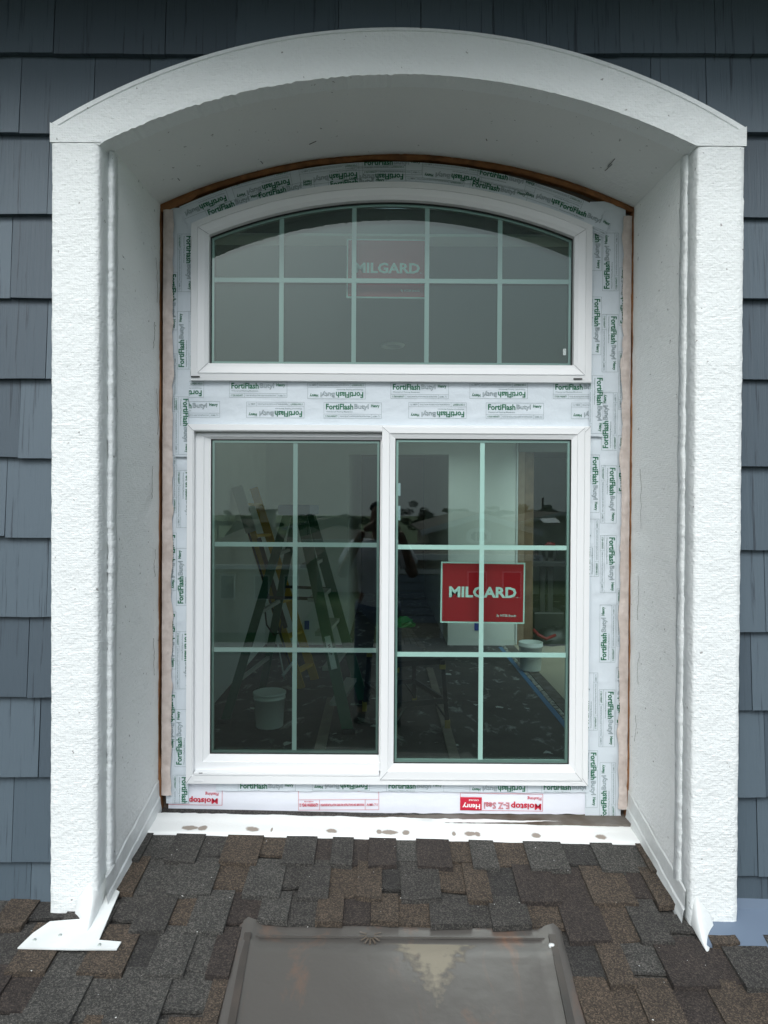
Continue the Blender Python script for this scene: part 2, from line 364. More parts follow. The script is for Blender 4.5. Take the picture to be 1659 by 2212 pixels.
def arch_trim():
    n = 150; rings = []
    for i in range(n + 1):
        t = i / n; xo = TXL0 + (TXR0 - TXL0) * t
        xi = TXL1 + (TXR1 - TXL1) * t
        # corner pieces: the two ends are cut square on top of the pillars
        zo, zi = extr(xo), intr(xi)
        jag = 0.008 * abs(nz(xi, 0, 1, 120)) + 0.006 * abs(nz(xi, 4, 1, 47)) if t < 0.5 else 0.002 * nz(xi, 0, 1, 60)
        zi -= jag
        pts = [(xo, YW + 0.004, zo), (xo, YT + 0.004, zo), (xo * .985 + .0006, YT - 0.0005, zo - 0.011), (xo * .984 + .0006, YT + 0.003, zo - 0.0135), (xo * .983 + .0007, YT, zo - 0.016)]
        for k in range(1, 7):
            q = k / 7; x = xo * .983 * (1 - q) + xi * q; z = (zo - 0.016) * (1 - q) + zi * q
            pts.append((x, YT + 0.0018 * nz(x, 2, z, 22), z))
        pts += [(xi, YT + 0.001, zi), (xi, YT + 0.008, zi + 0.001), (xi, YR + 0.004, zi + 0.006)]
        rings.append(pts)
    o = loft('arch_trim', rings, M_ST, su, smooth=False)
    # end blocks that carry the arch down to the pillars
    for xo, xi, s in ((TXL0, TXL1, 1), (TXR0, TXR1, -1)):
        v = [(xo - s * .002, YT - 0.002, SPT + 0.001), (xi + s * .004, YT - 0.002, SPT + 0.001), (xi + s * .004, YT - 0.002, SPT + .004), (xo - s * .002, YT - 0.002, SPE - 0.001)]
        v += [(a, YW + 0.003, c) for a, b, c in v]
        mesh('arch_shoulder', v, [(0, 1, 2, 3), (4, 7, 6, 5), (0, 3, 7, 4), (1, 5, 6, 2), (0, 4, 5, 1), (3, 2, 6, 7)], M_ST, su)
arch_trim()
def soffit():
    nx, ny = 80, 8; v = []; f = []
    for j in range(ny + 1):
        t = j / ny; y = YR + (0.006 - YR) * t
        for i in range(nx + 1):
            x = XL - 0.004 + (XR - XL + 0.008) * i / nx
            z = arc(x, XL - 0.004, XR + 0.004, Z(1.10 + 0.030 * t), Z(1.315 + 0.010 * t)) + 0.003 * nz(x, y, 0, 5)
            v.append((x, y, z))
    for j in range(ny):
        for i in range(nx):
            a = j * (nx + 1) + i; f.append((a, a + 1, a + nx + 2, a + nx + 1))
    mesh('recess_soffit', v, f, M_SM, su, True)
    for x, s, nm in ((XL, 1, 'recess_side'), (XR, -1, 'recess_side')):
        v = []; f = []; nyy, nzz = 12, 120
        for j in range(nyy + 1):
            y = YR + (0.02 - YR) * j / nyy
            for i in range(nzz + 1):
                z = Z(-1.36) + (2.50) * i / nzz
                v.append((x + s * 0.0022 * nz(y, z, s, 14) + s * 0.0012 * nz(y, z, s, 45), y, z))
        for j in range(nyy):
            for i in range(nzz):
                a = j * (nzz + 1) + i; f.append((a, a + 1, a + nzz + 2, a + nzz + 1))
        mesh(nm, v, f, M_SD, su, True)
soffit()
def on_soffit(px, py):
    lo, hi = YR, 0.0
    for _ in range(30):
        y = (lo + hi) / 2; p = P(px, py, y); t = (y - YR) / (0.006 - YR)
        if p.z > arc(p.x, XL - .004, XR + .004, Z(1.10 + .03 * t), Z(1.315 + .01 * t)) - .0035: hi = y
        else: lo = y
    return P(px, py, (lo + hi) / 2)
for a, b in (((1328, 343), (1313, 360)), ((1322, 355), (1307, 369)), ((683, 305), (668, 312)), ((563, 348), (568, 354)), ((384, 385), (388, 390)), ((1050, 300), (1052, 304))):
    bar('scuff', on_soffit(*a), on_soffit(*b), .0022, .001, MATS['dark_trim'], su)
# hairline cracks and scratches on the reveals and soffit
cr = random.Random(5)
def crack(x, y0, z0, L_, s):
    pts = []; y = y0
    for k in range(14):
        y += cr.uniform(-1, 1) * 0.006; pts.append((x + s * 0.0022, y, z0 - L_ * k / 13))
    tube('crack', pts, 0.0006, M_OLDW, su, 4, False)
for py, L_ in ((560, .16), (700, .1), (840, .17), (1010, .12), (1190, .10), (1380, .14)): crack(XL + .003, -0.085 + cr.uniform(-.02, .02), zs(py, -0.08), L_, 1)
for py, L_ in ((1010, .22), (1240, .16), (1400, .12), (1540, .1)): crack(XR - .003, -0.11 + cr.uniform(-.02, .01), zs(py, -0.08), L_, -1)

# ------------------------------------------------------------------ back of the recess: sheathing, raw wood edge, torn membrane
bw = empty('recess_back_wall', (0.042, 0.012, Z(-1.2))); tag(bw, 'weathered wood sheathing at the back of the recess around the new window', 'wall')
def backwall():
    ox0, ox1 = XL - 0.03, XR + 0.03
    boxes('sheathing_board', [(ox0, -0.70, 0.012, 0.05, Z(-1.45), Z(1.5)), (0.75, ox1, 0.012, 0.05, Z(-1.45), Z(1.5))], M_OLDW, bw)
    boxes('sheathing_board', [(-0.70, 0.75, 0.0125, 0.05, Z(0.285), Z(0.49)), (-0.70, 0.75, 0.0125, 0.05, Z(-1.45), Z(-1.01))], M_OLDW, bw)
    n = 40; v = []; f = []
    for i in range(n + 1):
        x = -0.70 + 1.45 * i / n
        zi = arc(x, -0.727, 0.774, Z(1.03), Z(1.19))
        v += [(x, 0.012, zi), (x, 0.012, Z(1.5)), (x, 0.05, zi), (x, 0.05, Z(1.5))]
    for i in range(n):
        a = 4 * i; f += [(a, a + 4, a + 5, a + 1), (a, a + 2, a + 6, a + 4), (a + 2, a + 3, a + 7, a + 6)]
    mesh('sheathing_board', v, f, M_OLDW, bw)
backwall()
def wood_arch():
    n = 120; rings = []
    for i in range(n + 1):
        x = XL + 0.002 + (XR - XL - 0.004) * i / n
        zt = arc(x, XL - .004, XR + .004, Z(1.13), Z(1.325)) - 0.001
        hgt = 0.019 + 0.006 * nz(x, 0, 0, 9) + 0.003 * nz(x, 0, 0, 50) + (0.012 if x < -0.72 else 0)
        rings.append([(x, 0.010, zt + .004), (x, -0.016, zt + 0.001 + .003 * nz(x, 3, 0, 60)), (x, -0.020, zt - hgt * .5), (x, -0.012, zt - hgt), (x, 0.010, zt - hgt)])
    o = loft('wood_arch_edge', rings, M_RAWW, bw)
    for x, s, w0 in ((XL, 1, 0.003), (XR, -1, 0.005)):
        n = 160; rings = []
        for i in range(n + 1):
            z = Z(-1.21) + (1.13 + 1.21) * i / n
            wd = w0 + 0.004 * nz(s, z, 0, 5) + 0.002 * nz(s, z, 0, 34) + (0.006 if z < Z(-0.95) else 0)
            if s > 0: wd += 0.005 * max(0, nz(7, z, 0, 2.3))
            rings.append([(x - s * .01, -0.018, z), (x + s * wd, -0.018 + .002 * nz(s, z, 3, 40), z), (x + s * wd, 0.010, z), (x - s * .01, 0.010, z)])
        loft('wood_jamb_edge', rings, M_RAWW, bw)
wood_arch()

# ------------------------------------------------------------------ text helper (built-in font -> flat mesh)
TCACHE = {}
def text_mesh(s, x0, x1, z0, z1, bold=0.0, outline=False):
    key = (s, bold, outline)
    if key not in TCACHE:
        c = bpy.data.curves.new('t', 'FONT'); c.body = s; c.size = 1; c.offset = bold; c.resolution_u = 2
        if outline: c.fill_mode = 'NONE' if hasattr(c, 'fill_mode') else 'NONE'; c.bevel_depth = 0.022; c.bevel_resolution = 0
        o = bpy.data.objects.new('t', c); COL.objects.link(o)
        dg = bpy.context.evaluated_depsgraph_get(); e = o.evaluated_get(dg); me = e.to_mesh()
        v = [tuple(p.co) for p in me.vertices]; f = [tuple(p.vertices) for p in me.polygons]
        e.to_mesh_clear(); bpy.data.objects.remove(o); bpy.data.curves.remove(c)
        TCACHE[key] = (v, f)
    v, f = TCACHE[key]
    ax = min(p[0] for p in v); bx_ = max(p[0] for p in v); ay = min(p[1] for p in v); by = max(p[1] for p in v)
    kx = (x1 - x0) / (bx_ - ax); kz = (z1 - z0) / (by - ay)
    return [(x0 + (p[0] - ax) * kx, -p[2] * kz, z0 + (p[1] - ay) * kz) for p in v], f
class Print:
    def __init__(s): s.v = []; s.f = []; s.mi = []
    def add(s, vf, mi): 
        k = len(s.v); s.v += vf[0]; s.f += [tuple(i + k for i in q) for q in vf[1]]; s.mi += [mi] * len(vf[1]); return s
    def rect(s, x0, x1, z0, z1, mi, y=0.0): return s.add(([(x0, y, z0), (x1, y, z0), (x1, y, z1), (x0, y, z1)], [(0, 1, 2, 3)]), mi)
    def frame(s, x0, x1, z0, z1, t, mi):
        s.rect(x0, x1, z0, z0 + t, mi); s.rect(x0, x1, z1 - t, z1, mi); s.rect(x0, x0 + t, z0 + t, z1 - t, mi); return s.rect(x1 - t, x1, z0 + t, z1 - t, mi)
    def build(s, name, mats):
        me = bpy.data.meshes.new(name); me.from_pydata(s.v, [], s.f); me.update()
        for k in mats: me.materials.append(k)
        me.polygons.foreach_set('material_index', s.mi); return me
def stamp():
    p = Print(); W, H = 0.109, 0.030; t = 0.0009
    p.frame(-W, W, -H, H, t, 1); p.rect(-W + t, W - t, -0.0145, -0.0137, 1)
    p.rect(-0.052, -0.0512, -H + t, -0.0145, 1); p.rect(0.071, 0.0718, -H + t, -0.0145, 1)
    p.add(text_mesh('FortiFlash', -0.101, 0.002, 0.003, 0.025, 0.028), 0)
    p.add(text_mesh('Butyl', 0.006, 0.060, 0.0005, 0.024, 0, True), 1)
    p.add(text_mesh('Henry', 0.069, 0.101, 0.009, 0.024, 0.03), 0)
    p.add(text_mesh('Waterproof Flashing Membrane', -0.101, 0.0, -0.0085, -0.0025, 0.012), 1)
    p.add(text_mesh('15 YEAR WARRANTY', -0.103, -0.057, -0.0255, -0.0185, 0.01), 0)
    p.add(text_mesh('PLEASE SEE INSTALLATION GUIDE FOR INSTRUCTIONS', -0.047, 0.067, -0.0245, -0.0195, 0.012), 1)
    p.add(text_mesh('AAMA 711', 0.075, 0.103, -0.0255, -0.0185, 0.01), 1)
    return p.build('print', [M_GREEN, M_INK])
STAMP = stamp()
def relief(x, z, seed, amp): return -abs(amp * nz(x * .5, seed, z * 1.5, 14)) - amp * .5 * abs(nz(x, seed, z, 40))
def put_stamp(parent, me, x, z, ang, y, clip=None, rel=None):
    """flat print on a sheet; clip=(x0,x1,z0,z1) cuts it to the sheet"""
    M = Matrix.Translation((x, y, z)) @ Matrix.Rotation(ang, 4, 'Y')
    if clip:
        bm = bmesh.new(); bm.from_mesh(me); bm.transform(M)
        for co, no in (((clip[0], 0, 0), (-1, 0, 0)), ((clip[1], 0, 0), (1, 0, 0)), ((0, 0, clip[2]), (0, 0, -1)), ((0, 0, clip[3]), (0, 0, 1))):
            bmesh.ops.bisect_plane(bm, geom=bm.verts[:] + bm.edges[:] + bm.faces[:], plane_co=co, plane_no=no, clear_outer=True)
        if not bm.faces: bm.free(); return None
        if rel:
            bmesh.ops.subdivide_edges(bm, edges=[e for e in bm.edges if e.calc_length() > .02], cuts=7)
            for q in bm.verts: q.co.y += rel(q.co.x, q.co.z)
        m2 = bpy.data.meshes.new('print'); bm.to_mesh(m2); bm.free()
        for k in me.materials: m2.materials.append(k)
        return link('print', m2, parent)
    o = bpy.data.objects.new('print', me); COL.objects.link(o); o.parent = parent; o.matrix_world = M; 
    o.parent = parent; o.matrix_parent_inverse = Matrix.Identity(4); o.location = (x, y, z); o.rotation_euler = (0, ang, 0)
    return o
def sheet(name, x0, x1, z0, z1, y, m, seed, amp=0.0016, th=0.0012, edge=0.002, nx=None, nz_=None):
    """slightly wrinkled sheet standing in the xz plane"""
    nx = nx or max(4, int((x1 - x0) / 0.01)); nzz = nz_ or max(4, int((z1 - z0) / 0.01)); v = []; f = []
    for j in range(nzz + 1):
        for i in range(nx + 1):
            x = x0 + (x1 - x0) * i / nx; z = z0 + (z1 - z0) * j / nzz
            dx = edge * nz(seed, z, 1, 22) if i in (0, nx) else 0; dz = edge * nz(x, seed, 2, 22) if j in (0, nzz) else 0
            v.append((x + dx, y + relief(x, z, seed, amp), z + dz))
    for j in range(nzz):
        for i in range(nx):
            a = j * (nx + 1) + i; f.append((a, a + 1, a + nx + 2, a + nx + 1))
    return mesh(name, v, f, m, None, True)
YP = -0.0045
# bottom sill sheet with red print, hanging below the window
ss = sheet('sill_flashing', xs(367, 0), xs(1296, 0), zs(1757, 0), zs(1690, 0), -0.004, M_SHEET, 3.0, 0.002, edge=0.004)
tag(ss, 'white sill flashing sheet with upside-down red lettering under the lower window', 'flashing')
def red_stamp_a():
    p = Print(); p.add(text_mesh('Moistop', -0.058, 0.053, 0.0095, 0.037, 0.03), 0); p.add(text_mesh('Flashing', -0.060, -0.010, -0.009, 0.006, 0.012), 0)
    p.rect(-0.075, 0.14, 0.0415, 0.0427, 0); p.rect(-0.0750, -0.0738, -0.03, 0.0415, 0); return p.build('print', [M_RED, M_WINK])
def red_stamp_b():
    p = Print(); p.frame(-0.153, 0.153, -0.041, 0.041, 0.0011, 0); p.rect(-0.152, 0.152, -0.002, -0.0009, 0); p.rect(-0.073, -0.0719, -0.041, -0.001, 0); p.rect(0.100, 0.1011, -0.041, -0.001, 0)
    p.add(text_mesh('15 YEAR WARRANTY', -0.148, -0.077, -0.028, -0.015, 0.03), 0); p.add(text_mesh('PLEASE SEE INSTALLATION GUIDE FOR INSTRUCTIONS AND LIMITATIONS', -0.068, 0.097, -0.026, -0.017, 0.03), 0)
    p.add(text_mesh('May be eligible for', -0.130, -0.095, -0.0115, -0.0055, 0.02), 0)
    p.add(text_mesh('AAMA 711', 0.106, 0.148, -0.026, -0.016, 0.012), 0); p.rect(0.072, 0.152, 0.030, 0.036, 0); return p.build('print', [M_RED, M_WINK])
def red_stamp_c():
    p = Print(); p.frame(-0.157, 0.157, -0.040, 0.026, 0.0012, 0); p.rect(0.075, 0.156, -0.024, 0.025, 0)
    p.add(text_mesh('Henry', 0.081, 0.148, -0.004, 0.020, 0.03), 1); p.add(text_mesh('CARLISLE', 0.086, 0.124, -0.016, -0.010, 0.02), 1)
    for k in range(len(p.f)): pass
    p.add(text_mesh('Moistop', -0.151, -0.036, -0.010, 0.021, 0.03), 0); p.add(text_mesh('E-Z Seal', -0.030, 0.066, -0.006, 0.019, 0, True), 0)
    p.add(text_mesh('Flashing', -0.151, -0.098, -0.031, -0.016, 0.012), 0)
    # lift the white letters off the red box
    me = p.build('print', [M_RED, M_WINK])
    for poly in me.polygons:
        if poly.material_index == 1:
            for i in poly.vertices: me.vertices[i].co.y = -0.0007
    return me
sb = (xs(367, 0), xs(1296, 0), zs(1757, 0) + .003, zs(1690, 0))
put_stamp(ss, red_stamp_a(), xs(441, 0), zs(1717, 0), math.pi + R(.6), -0.0078, sb)
rb = red_stamp_b(); 
o_ = put_stamp(ss, rb, xs(735, 0), zs(1727, 0), R(-.6), -0.0078, sb)
put_stamp(ss, red_stamp_c(), xs(1087, 0), zs(1735, 0), math.pi + R(.5), -0.0078, sb)

# butyl tape strips
def strip(nm, label, x0, x1, y0px, y1px, y, seed, stamps, clipx=True, m=None):
    X0, X1, Z0, Z1 = xs(x0, 0), xs(x1, 0), zs(y1px, 0), zs(y0px, 0)
    o = sheet(nm, X0, X1, Z0, Z1, y, m or M_TAPE, seed, 0.0034, edge=.0035); tag(o, label, 'tape')
    for (cx_, cy_, ang) in stamps:
        put_stamp(o, STAMP, xs(cx_, 0), zs(cy_, 0), ang, y - 0.0010, (X0 + .001, X1 - .001, Z0 + .001, Z1 - .001), lambda a, b: relief(a, b, seed, .0034))
    return o
U, DN = -math.pi / 2, math.pi / 2       # reading upwards / downwards
strip('butyl_tape', 'narrow green-printed tape between the sill sheet and the lower window', 470, 1275, 1688, 1709, -0.0100, 4.4,
      [(740, 1690, math.pi), (1080, 1693, math.pi), (580, 1706, 0), (1235, 1705, 0), (900, 1704, 0)])
strip('butyl_tape', 'pale flashing tape down the left of the window, printed green lettering', 362, 412, 455, 1738, -0.0065, 5.1,
      [(400, 739, U), (400, 573, DN), (366, 655, DN), (366, 830, U), (366, 1048, U), (366, 1215, DN), (400, 1080, DN), (400, 1248, U), (399, 1428, DN), (366, 1385, DN), (398, 1596, U), (366, 1560, DN), (394, 1738, DN)])
strip('butyl_tape', 'pale flashing tape down the right of the window, printed green lettering', 1268, 1345, 436, 1760, -0.0065, 6.3,
      [(1277, 523, DN), (1277, 703, DN), (1276, 1042, DN), (1276, 1180, U), (1276, 1512, U), (1313, 566, U), (1313, 740, DN), (1313, 908, U), (1313, 1065, DN), (1313, 1215, DN), (1313, 1365, U), (1313, 1548, DN), (1316, 1706, U),
       (1349, 640, U), (1349, 820, DN), (1349, 1000, U), (1349, 1330, DN), (1349, 1500, U), (1277, 1680, DN)])
row1 = [(379.5, 845, math.pi), (558, 844.5, 0), (726, 846.5, math.pi), (904.4, 845, 0), (1074, 844, math.pi), (1253, 843, 0)]
row2 = [(414, 887.5, 0), (595, 888, math.pi), (761, 888, 0), (943, 887, math.pi), (1109, 887, 0), (1292, 886, math.pi)]
strip('butyl_tape', 'green-printed tape band across the gap between upper and lower windows', 409, 1271, 815, 926, -0.0120, 7.7, row1 + row2)
strip('butyl_tape', 'short tape lap at the right end of the middle tape band', 1268.5, 1297, 806, 941, -0.0172, 8.2, [(1282, 873, DN)])
strip('butyl_tape', 'short tape lap at the left end of the middle tape band', 381, 409.5, 856, 990, -0.0172, 9.2, [(396, 923, DN)])
def arch_tape(label, dr0, dr1, a0, a1, y, seed, stamps):
    """curved strip following the window head; r0,r1 measured outward from the frame's outer arc"""
    x0, x1, zsp, zap = -0.727, 0.774, Z(1.055), Z(1.215)
    c = (x0 + x1) / 2; h = zap - zsp; a = (x1 - x0) / 2; r = (a * a + h * h) / (2 * h); zc = zap - r
    def pol(s, q): t = s / r; return (c + (r + q) * math.sin(t), zc + (r + q) * math.cos(t))
    n, k = 70, 4; v = []; f = []
    for i in range(n + 1):
        s = a0 + (a1 - a0) * i / n
        for j in range(k + 1):
            q = dr0 + (dr1 - dr0) * j / k; X, ZZ = pol(s, q); v.append((X, y - abs(0.0016 * nz(X, seed, ZZ, 30)), ZZ))
    for i in range(n):
        for j in range(k): b = i * (k + 1) + j; f.append((b, b + k + 1, b + k + 2, b + 1))
    o = mesh('butyl_tape', v, f, M_TAPE, None, True); tag(o, label, 'tape')
    for s0, q0, ang in stamps:
        bm = bmesh.new(); bm.from_mesh(STAMP); bm.transform(Matrix.Translation((s0, 0, q0)) @ Matrix.Rotation(ang, 4, 'Y'))
        for co, no in (((0, 0, dr0 + .001), (0, 0, -1)), ((0, 0, dr1 - .001), (0, 0, 1)), ((a0 + .001, 0, 0), (-1, 0, 0)), ((a1 - .001, 0, 0), (1, 0, 0))):
            bmesh.ops.bisect_plane(bm, geom=bm.verts[:] + bm.edges[:] + bm.faces[:], plane_co=co, plane_no=no, clear_outer=True)
        for p in bm.verts:
            X, ZZ = pol(p.co.x, p.co.z); p.co = Vector((X, y - 0.0026 + p.co.y, ZZ))
        if bm.faces:
            m2 = bpy.data.meshes.new('print'); bm.to_mesh(m2); m2.materials.append(M_GREEN); m2.materials.append(M_INK); link('print', m2, o)
        bm.free()
arch_tape('pale printed flashing tape curving over the arched window head', -0.03, 0.083, -0.79, 0.79, -0.0125, 2.0,
          [(-0.72, 0.062, math.pi), (-0.60, 0.006, 0), (-0.40, 0.006, 0), (-0.48, 0.058, math.pi), (-0.23, 0.050, math.pi), (-0.13, -0.004, 0), (0.0, 0.066, 0), (-0.06, 0.040, math.pi), (0.16, -0.002, math.pi), (0.22, 0.055, math.pi), (0.40, 0.012, 0), (0.42, 0.060, 0), (0.60, 0.050, math.pi)])
arch_tape('diagonal tape patch at the upper right corner of the arched window', -0.015, 0.045, 0.63, 0.83, -0.0160, 3.0, [(0.735, 0.02, 0)])
# beige torn membrane along both jambs
def membrane(label, px0, px1, py0, py1, seed, s):
    n = 120; k = 5; v = []; f = []
    for i in range(n + 1):
        t = i / n; z = zs(py0 + (py1 - py0) * t, 0); xa = xs(px0, 0); xb = xs(px1, 0)
        jag = 0.008 * nz(seed, z, 0, 6) + 0.0045 * nz(seed, z, 0, 30)
        jag += 0.010 * max(0, nz(seed + 4, z, 0, 11)) 
        for j in range(k + 1):
            q = j / k; x = xa + (xb + s * jag - xa) * q
            v.append((x, -0.0165 - 0.006 * abs(nz(x, seed, z, 22)) - 0.005 * math.sin(q * math.pi) - (0.004 * abs(nz(x, z, seed, 60)) if t > .7 else 0), z))
    for i in range(n):
        for j in range(k): b = i * (k + 1) + j; f.append((b, b + k + 1, b + k + 2, b + 1))
    o = mesh('torn_membrane', v, f, M_BEIGE, None, True); tag(o, label, 'membrane')
membrane('torn beige membrane strip along the left side of the recess back', 354, 375, 462, 1718, 11.0, 1)
membrane('torn beige membrane strip along the right side of the recess back', 1356, 1338, 470, 1742, 12.5, -1)

# ------------------------------------------------------------------ windows
def rect(x0, x1, z0, z1, y): return [(x0, y, z0), (x1, y, z0), (x1, y, z1), (x0, y, z1)]
def archpoly(x0, x1, z0, zsp, zap, y, n=48):
    p = [(x0, y, z0), (x1, y, z0)]
    for i in range(n + 1):
        x = x1 + (x0 - x1) * i / n; p.append((x, y, arc(x, x0, x1, zsp, zap)))
    return p
def pane(name, poly, m, parent): return mesh(name, poly, [tuple(range(len(poly)))], m, parent)
# --- upper arched window
uw = empty('arched_window', (0.023, 0, Z(0.468))); tag(uw, 'white vinyl arched picture window with green-tinted glass and white grid', 'window')
def ap(o, y): return archpoly(-0.727 + o, 0.774 - o, Z(0.468) + o, Z(1.055) - o * .62, Z(1.215) - o, y)
loft('frame', [ap(0, 0.03), ap(0, -0.030), ap(0.001, -0.033), ap(0.0245, -0.036), ap(0.0255, -0.0335), ap(0.0275, -0.0335), ap(0.0285, -0.038), ap(0.052, -0.034), ap(0.066, -0.026), ap(0.067, -0.004), ap(0.067, 0.03)], M_VINYL, uw)
loft('gasket', [ap(0.066, -0.0065), ap(0.0705, -0.0065), ap(0.0705, 0.0)], M_GASK, uw)
loft('spacer', [ap(0.068, 0.002), ap(0.079, 0.002), ap(0.079, 0.016)], M_SPAC, uw)
pane('glass_pane', ap(0.067, -0.003), M_GL1, uw); pane('glass_pane', ap(0.067, 0.018), M_GL2, uw)
YM = 0.007
for px in (606, 762, 919, 1076):
    x = xs(px, YM); box('muntin', x - .0085, x + .0085, YM - .003, YM + .003, Z(0.545), arc(x, -0.66, 0.707, Z(1.01), Z(1.144)), M_MUNT, uw)
zz = zs(608, YM); box('muntin', -0.655, 0.70, YM - .0034, YM + .0034, zz - .0085, zz + .0085, M_MUNT, uw)
for px in (422, 1245):
    x = xs(px, -.03); box('weep_slot', x - .016, x + .016, -0.0385, -0.030, zs(818, -.03), zs(815.5, -.03), M_DARK, uw)
bars('print', [((xs(1216, 0), -0.0045, zs(752, 0)), (xs(1216, 0), -0.0045, zs(766, 0)), 0.012, 0.0008)], M_SPAC, uw)
# --- lower sliding window
lw = empty('sliding_window', (0.016, 0, Z(-1.045))); tag(lw, 'white vinyl two-panel sliding window below the arched window', 'window')
X0, X1, ZB, ZT = -0.739, 0.772, Z(-1.045), Z(0.305)
def rr(l, b, r, t, y): return rect(X0 + l, X1 - r, ZB + b, ZT - t, y)
loft('frame', [rr(0, 0, 0, 0, 0.04), rr(0, 0, 0, 0, -0.033), rr(.001, .001, .001, .001, -0.036), rr(.022, .030, .022, .022, -0.037), rr(.0235, .032, .0235, .0235, -0.034), rr(.0255, .034, .0255, .0255, -0.034), rr(.026, .034, .026, .026, 0.002), rr(.034, .046, .034, .036, 0.002), rr(.034, .046, .034, .036, 0.04)], M_VINYL, lw)
def sash(xa, xb, za, zb, ga, gb, gc, gd, yf, name):
    o = loft(name, [rect(xa, xb, za, zb, yf + .03), rect(xa, xb, za, zb, yf + .0015), rect(xa + .0015, xb - .0015, za + .0015, zb - .0015, yf),
              rect(xa * .45 + ga * .55, xb * .45 + gb * .55, za * .45 + gc * .55, zb * .45 + gd * .55, yf - .001), rect(xa * .40 + ga * .60, xb * .40 + gb * .60, za * .40 + gc * .60, zb * .40 + gd * .60, yf + .0025),
              rect(ga, gb, gc, gd, yf + .009), rect(ga, gb, gc, gd, yf + .04)], M_VINYL, lw)
    yg = yf + 0.016
    def g(q, y): return rect(ga + q, gb - q, gc + q, gd - q, y)
    loft('gasket', [g(-.001, yg - .003), g(.0035, yg - .003), g(.0035, yg)], M_GASK, o)
    loft('spacer', [g(.002, yg + .003), g(.012, yg + .003), g(.012, yg + .016)], M_SPAC, o)
    pane('glass_pane', g(-.0015, yg), M_GL1, o); pane('glass_pane', g(-.0015, yg + .019), M_GL2, o)
    return o, yg
s1, yg1 = sash(xs(422, -.01), xs(846, -.01), zs(1668, -.01), zs(938, -.01), xs(455, 0), xs(821, 0), zs(1632, 0), zs(950.5, 0), -0.010, 'left_sash'); s1.name = 'sash'
s2, yg2 = sash(xs(824.5, -.04), xs(1262, -.04), zs(1686, -.04), zs(921.5, -.04), xs(853, -.03), xs(1233, -.03), zs(1650, -.03), zs(947, -.03), -0.042, 'right_sash'); s2.name = 'sash'
for s_, yg, vx, hz, xr, zr in ((s1, yg1, 638, (1177, 1405), (456, 821), (1632, 950)), (s2, yg2, 1041, (1181, 1413), (853, 1233), (1650, 947))):
    y = yg + 0.0095; x = xs(vx, y)
    box('muntin', x - .0085, x + .0085, y - .003, y + .003, zs(zr[0], y), zs(zr[1], y), M_MUNT, s_)
    for h in hz:
        z = zs(h, y); box('muntin', xs(xr[0], y), xs(xr[1], y), y - .0034, y + .0034, z - .0085, z + .0085, M_MUNT, s_)
for px in (432, 1245):
    x = xs(px, -.03); box('weep_slot', x - .018, x + .018, -0.0385, -0.03, zs(1690, -.03), zs(1687, -.03), M_VINYL, lw)
box('sill_nose', X0 + .03, xs(822, -.03), -0.0395, 0.0, ZB + .0335, ZB + .044, M_VINYL, lw, 0.002)
box('label_mark', xs(433, -.03), xs(441, -.03), -0.0405, -0.0396, zs(1672, -.03), zs(1670.6, -.03), M_DARK, lw)
# mitre seams at the frame corners
M_SEAM = mat('seam_grey', (0.30, 0.31, 0.32), .7)
def seam(parent, a, b): bar('mitre_seam', a, b, .0014, .0006, M_SEAM, parent, (0, 1, 0) if False else None)
for (xo, zo, xi, zi) in ((X0, ZB, X0 + .022, ZB + .030), (X1, ZB, X1 - .022, ZB + .030), (X0, ZT, X0 + .022, ZT - .022), (X1, ZT, X1 - .022, ZT - .022)): seam(lw, (xo, -.0372, zo), (xi, -.0376, zi))
xa, xb, za, zb = xs(824.5, -.04), xs(1262, -.04), zs(1686, -.04), zs(921.5, -.04); ga, gb, gc, gd = xs(853, -.03), xs(1233, -.03), zs(1650, -.03), zs(947, -.03)
for (xo, zo, xi, zi) in ((xa, za, ga, gc), (xb, za, gb, gc), (xa, zb, ga, gd), (xb, zb, gb, gd)): seam(lw, (xo, -.0425, zo), (xo * .45 + xi * .55, -.0435, zo * .45 + zi * .55))
for (xo, s) in ((-0.727, 1), (0.774, -1)): seam(uw, (xo + s * .0285, -.0384, Z(.468) + .0285), (xo + s * .066, -.0345, Z(.468) + .066)); seam(uw, (xo + s * .0285, -.0384, Z(1.055) - .0177), (xo + s * .066, -.0345, Z(1.055) - .041))
# --- signs hung inside the glass
def sign(label, px0, px1, py0, py1, y, rot):
    W, H = (xs(px1, y) - xs(px0, y)) / 2, (zs(py0, y) - zs(py1, y)) / 2
    e = box('board', -W, W, 0, 0.004, -H, H, M_SIGNB); e.name = 'maker_sign'
    p = Print(); b = W * 0.035
    p.rect(-W + b, W - b, -H + b, H - b, 0, -0.0006)
    t = text_mesh('MILGARD', -W * .80, W * .80, -H * .16, H * .20, 0.035); p.add(([(a, -0.0013, c) for a, q, c in t[0]], t[1]), 1)
    t = text_mesh('By MITER Brands', W * .34, W * .80, -H * .80, -H * .70, 0.01); p.add(([(a, -0.0013, c) for a, q, c in t[0]], t[1]), 1)
    t = text_mesh('o', W * .81, W * .84, -H * .16, -H * .12, 0.0); p.add(([(a, -0.0013, c) for a, q, c in t[0]], t[1]), 1)
    o = link('print', p.build('print', [M_SIGN, M_WINK]), e)
    e.location = (xs((px0 + px1) / 2, y), y, zs((py0 + py1) / 2, y)); e.rotation_euler = (0, R(rot), 0)
    tag(e, label, 'sign', 'red maker signs in the windows')
sign('red MILGARD sign with white border inside the arched upper window', 746, 921, 518, 645, 0.045, 0.3)
sign('red MILGARD sign with white border inside the lower right sash', 953, 1135, 1213, 1345, 0.045, 0.5)

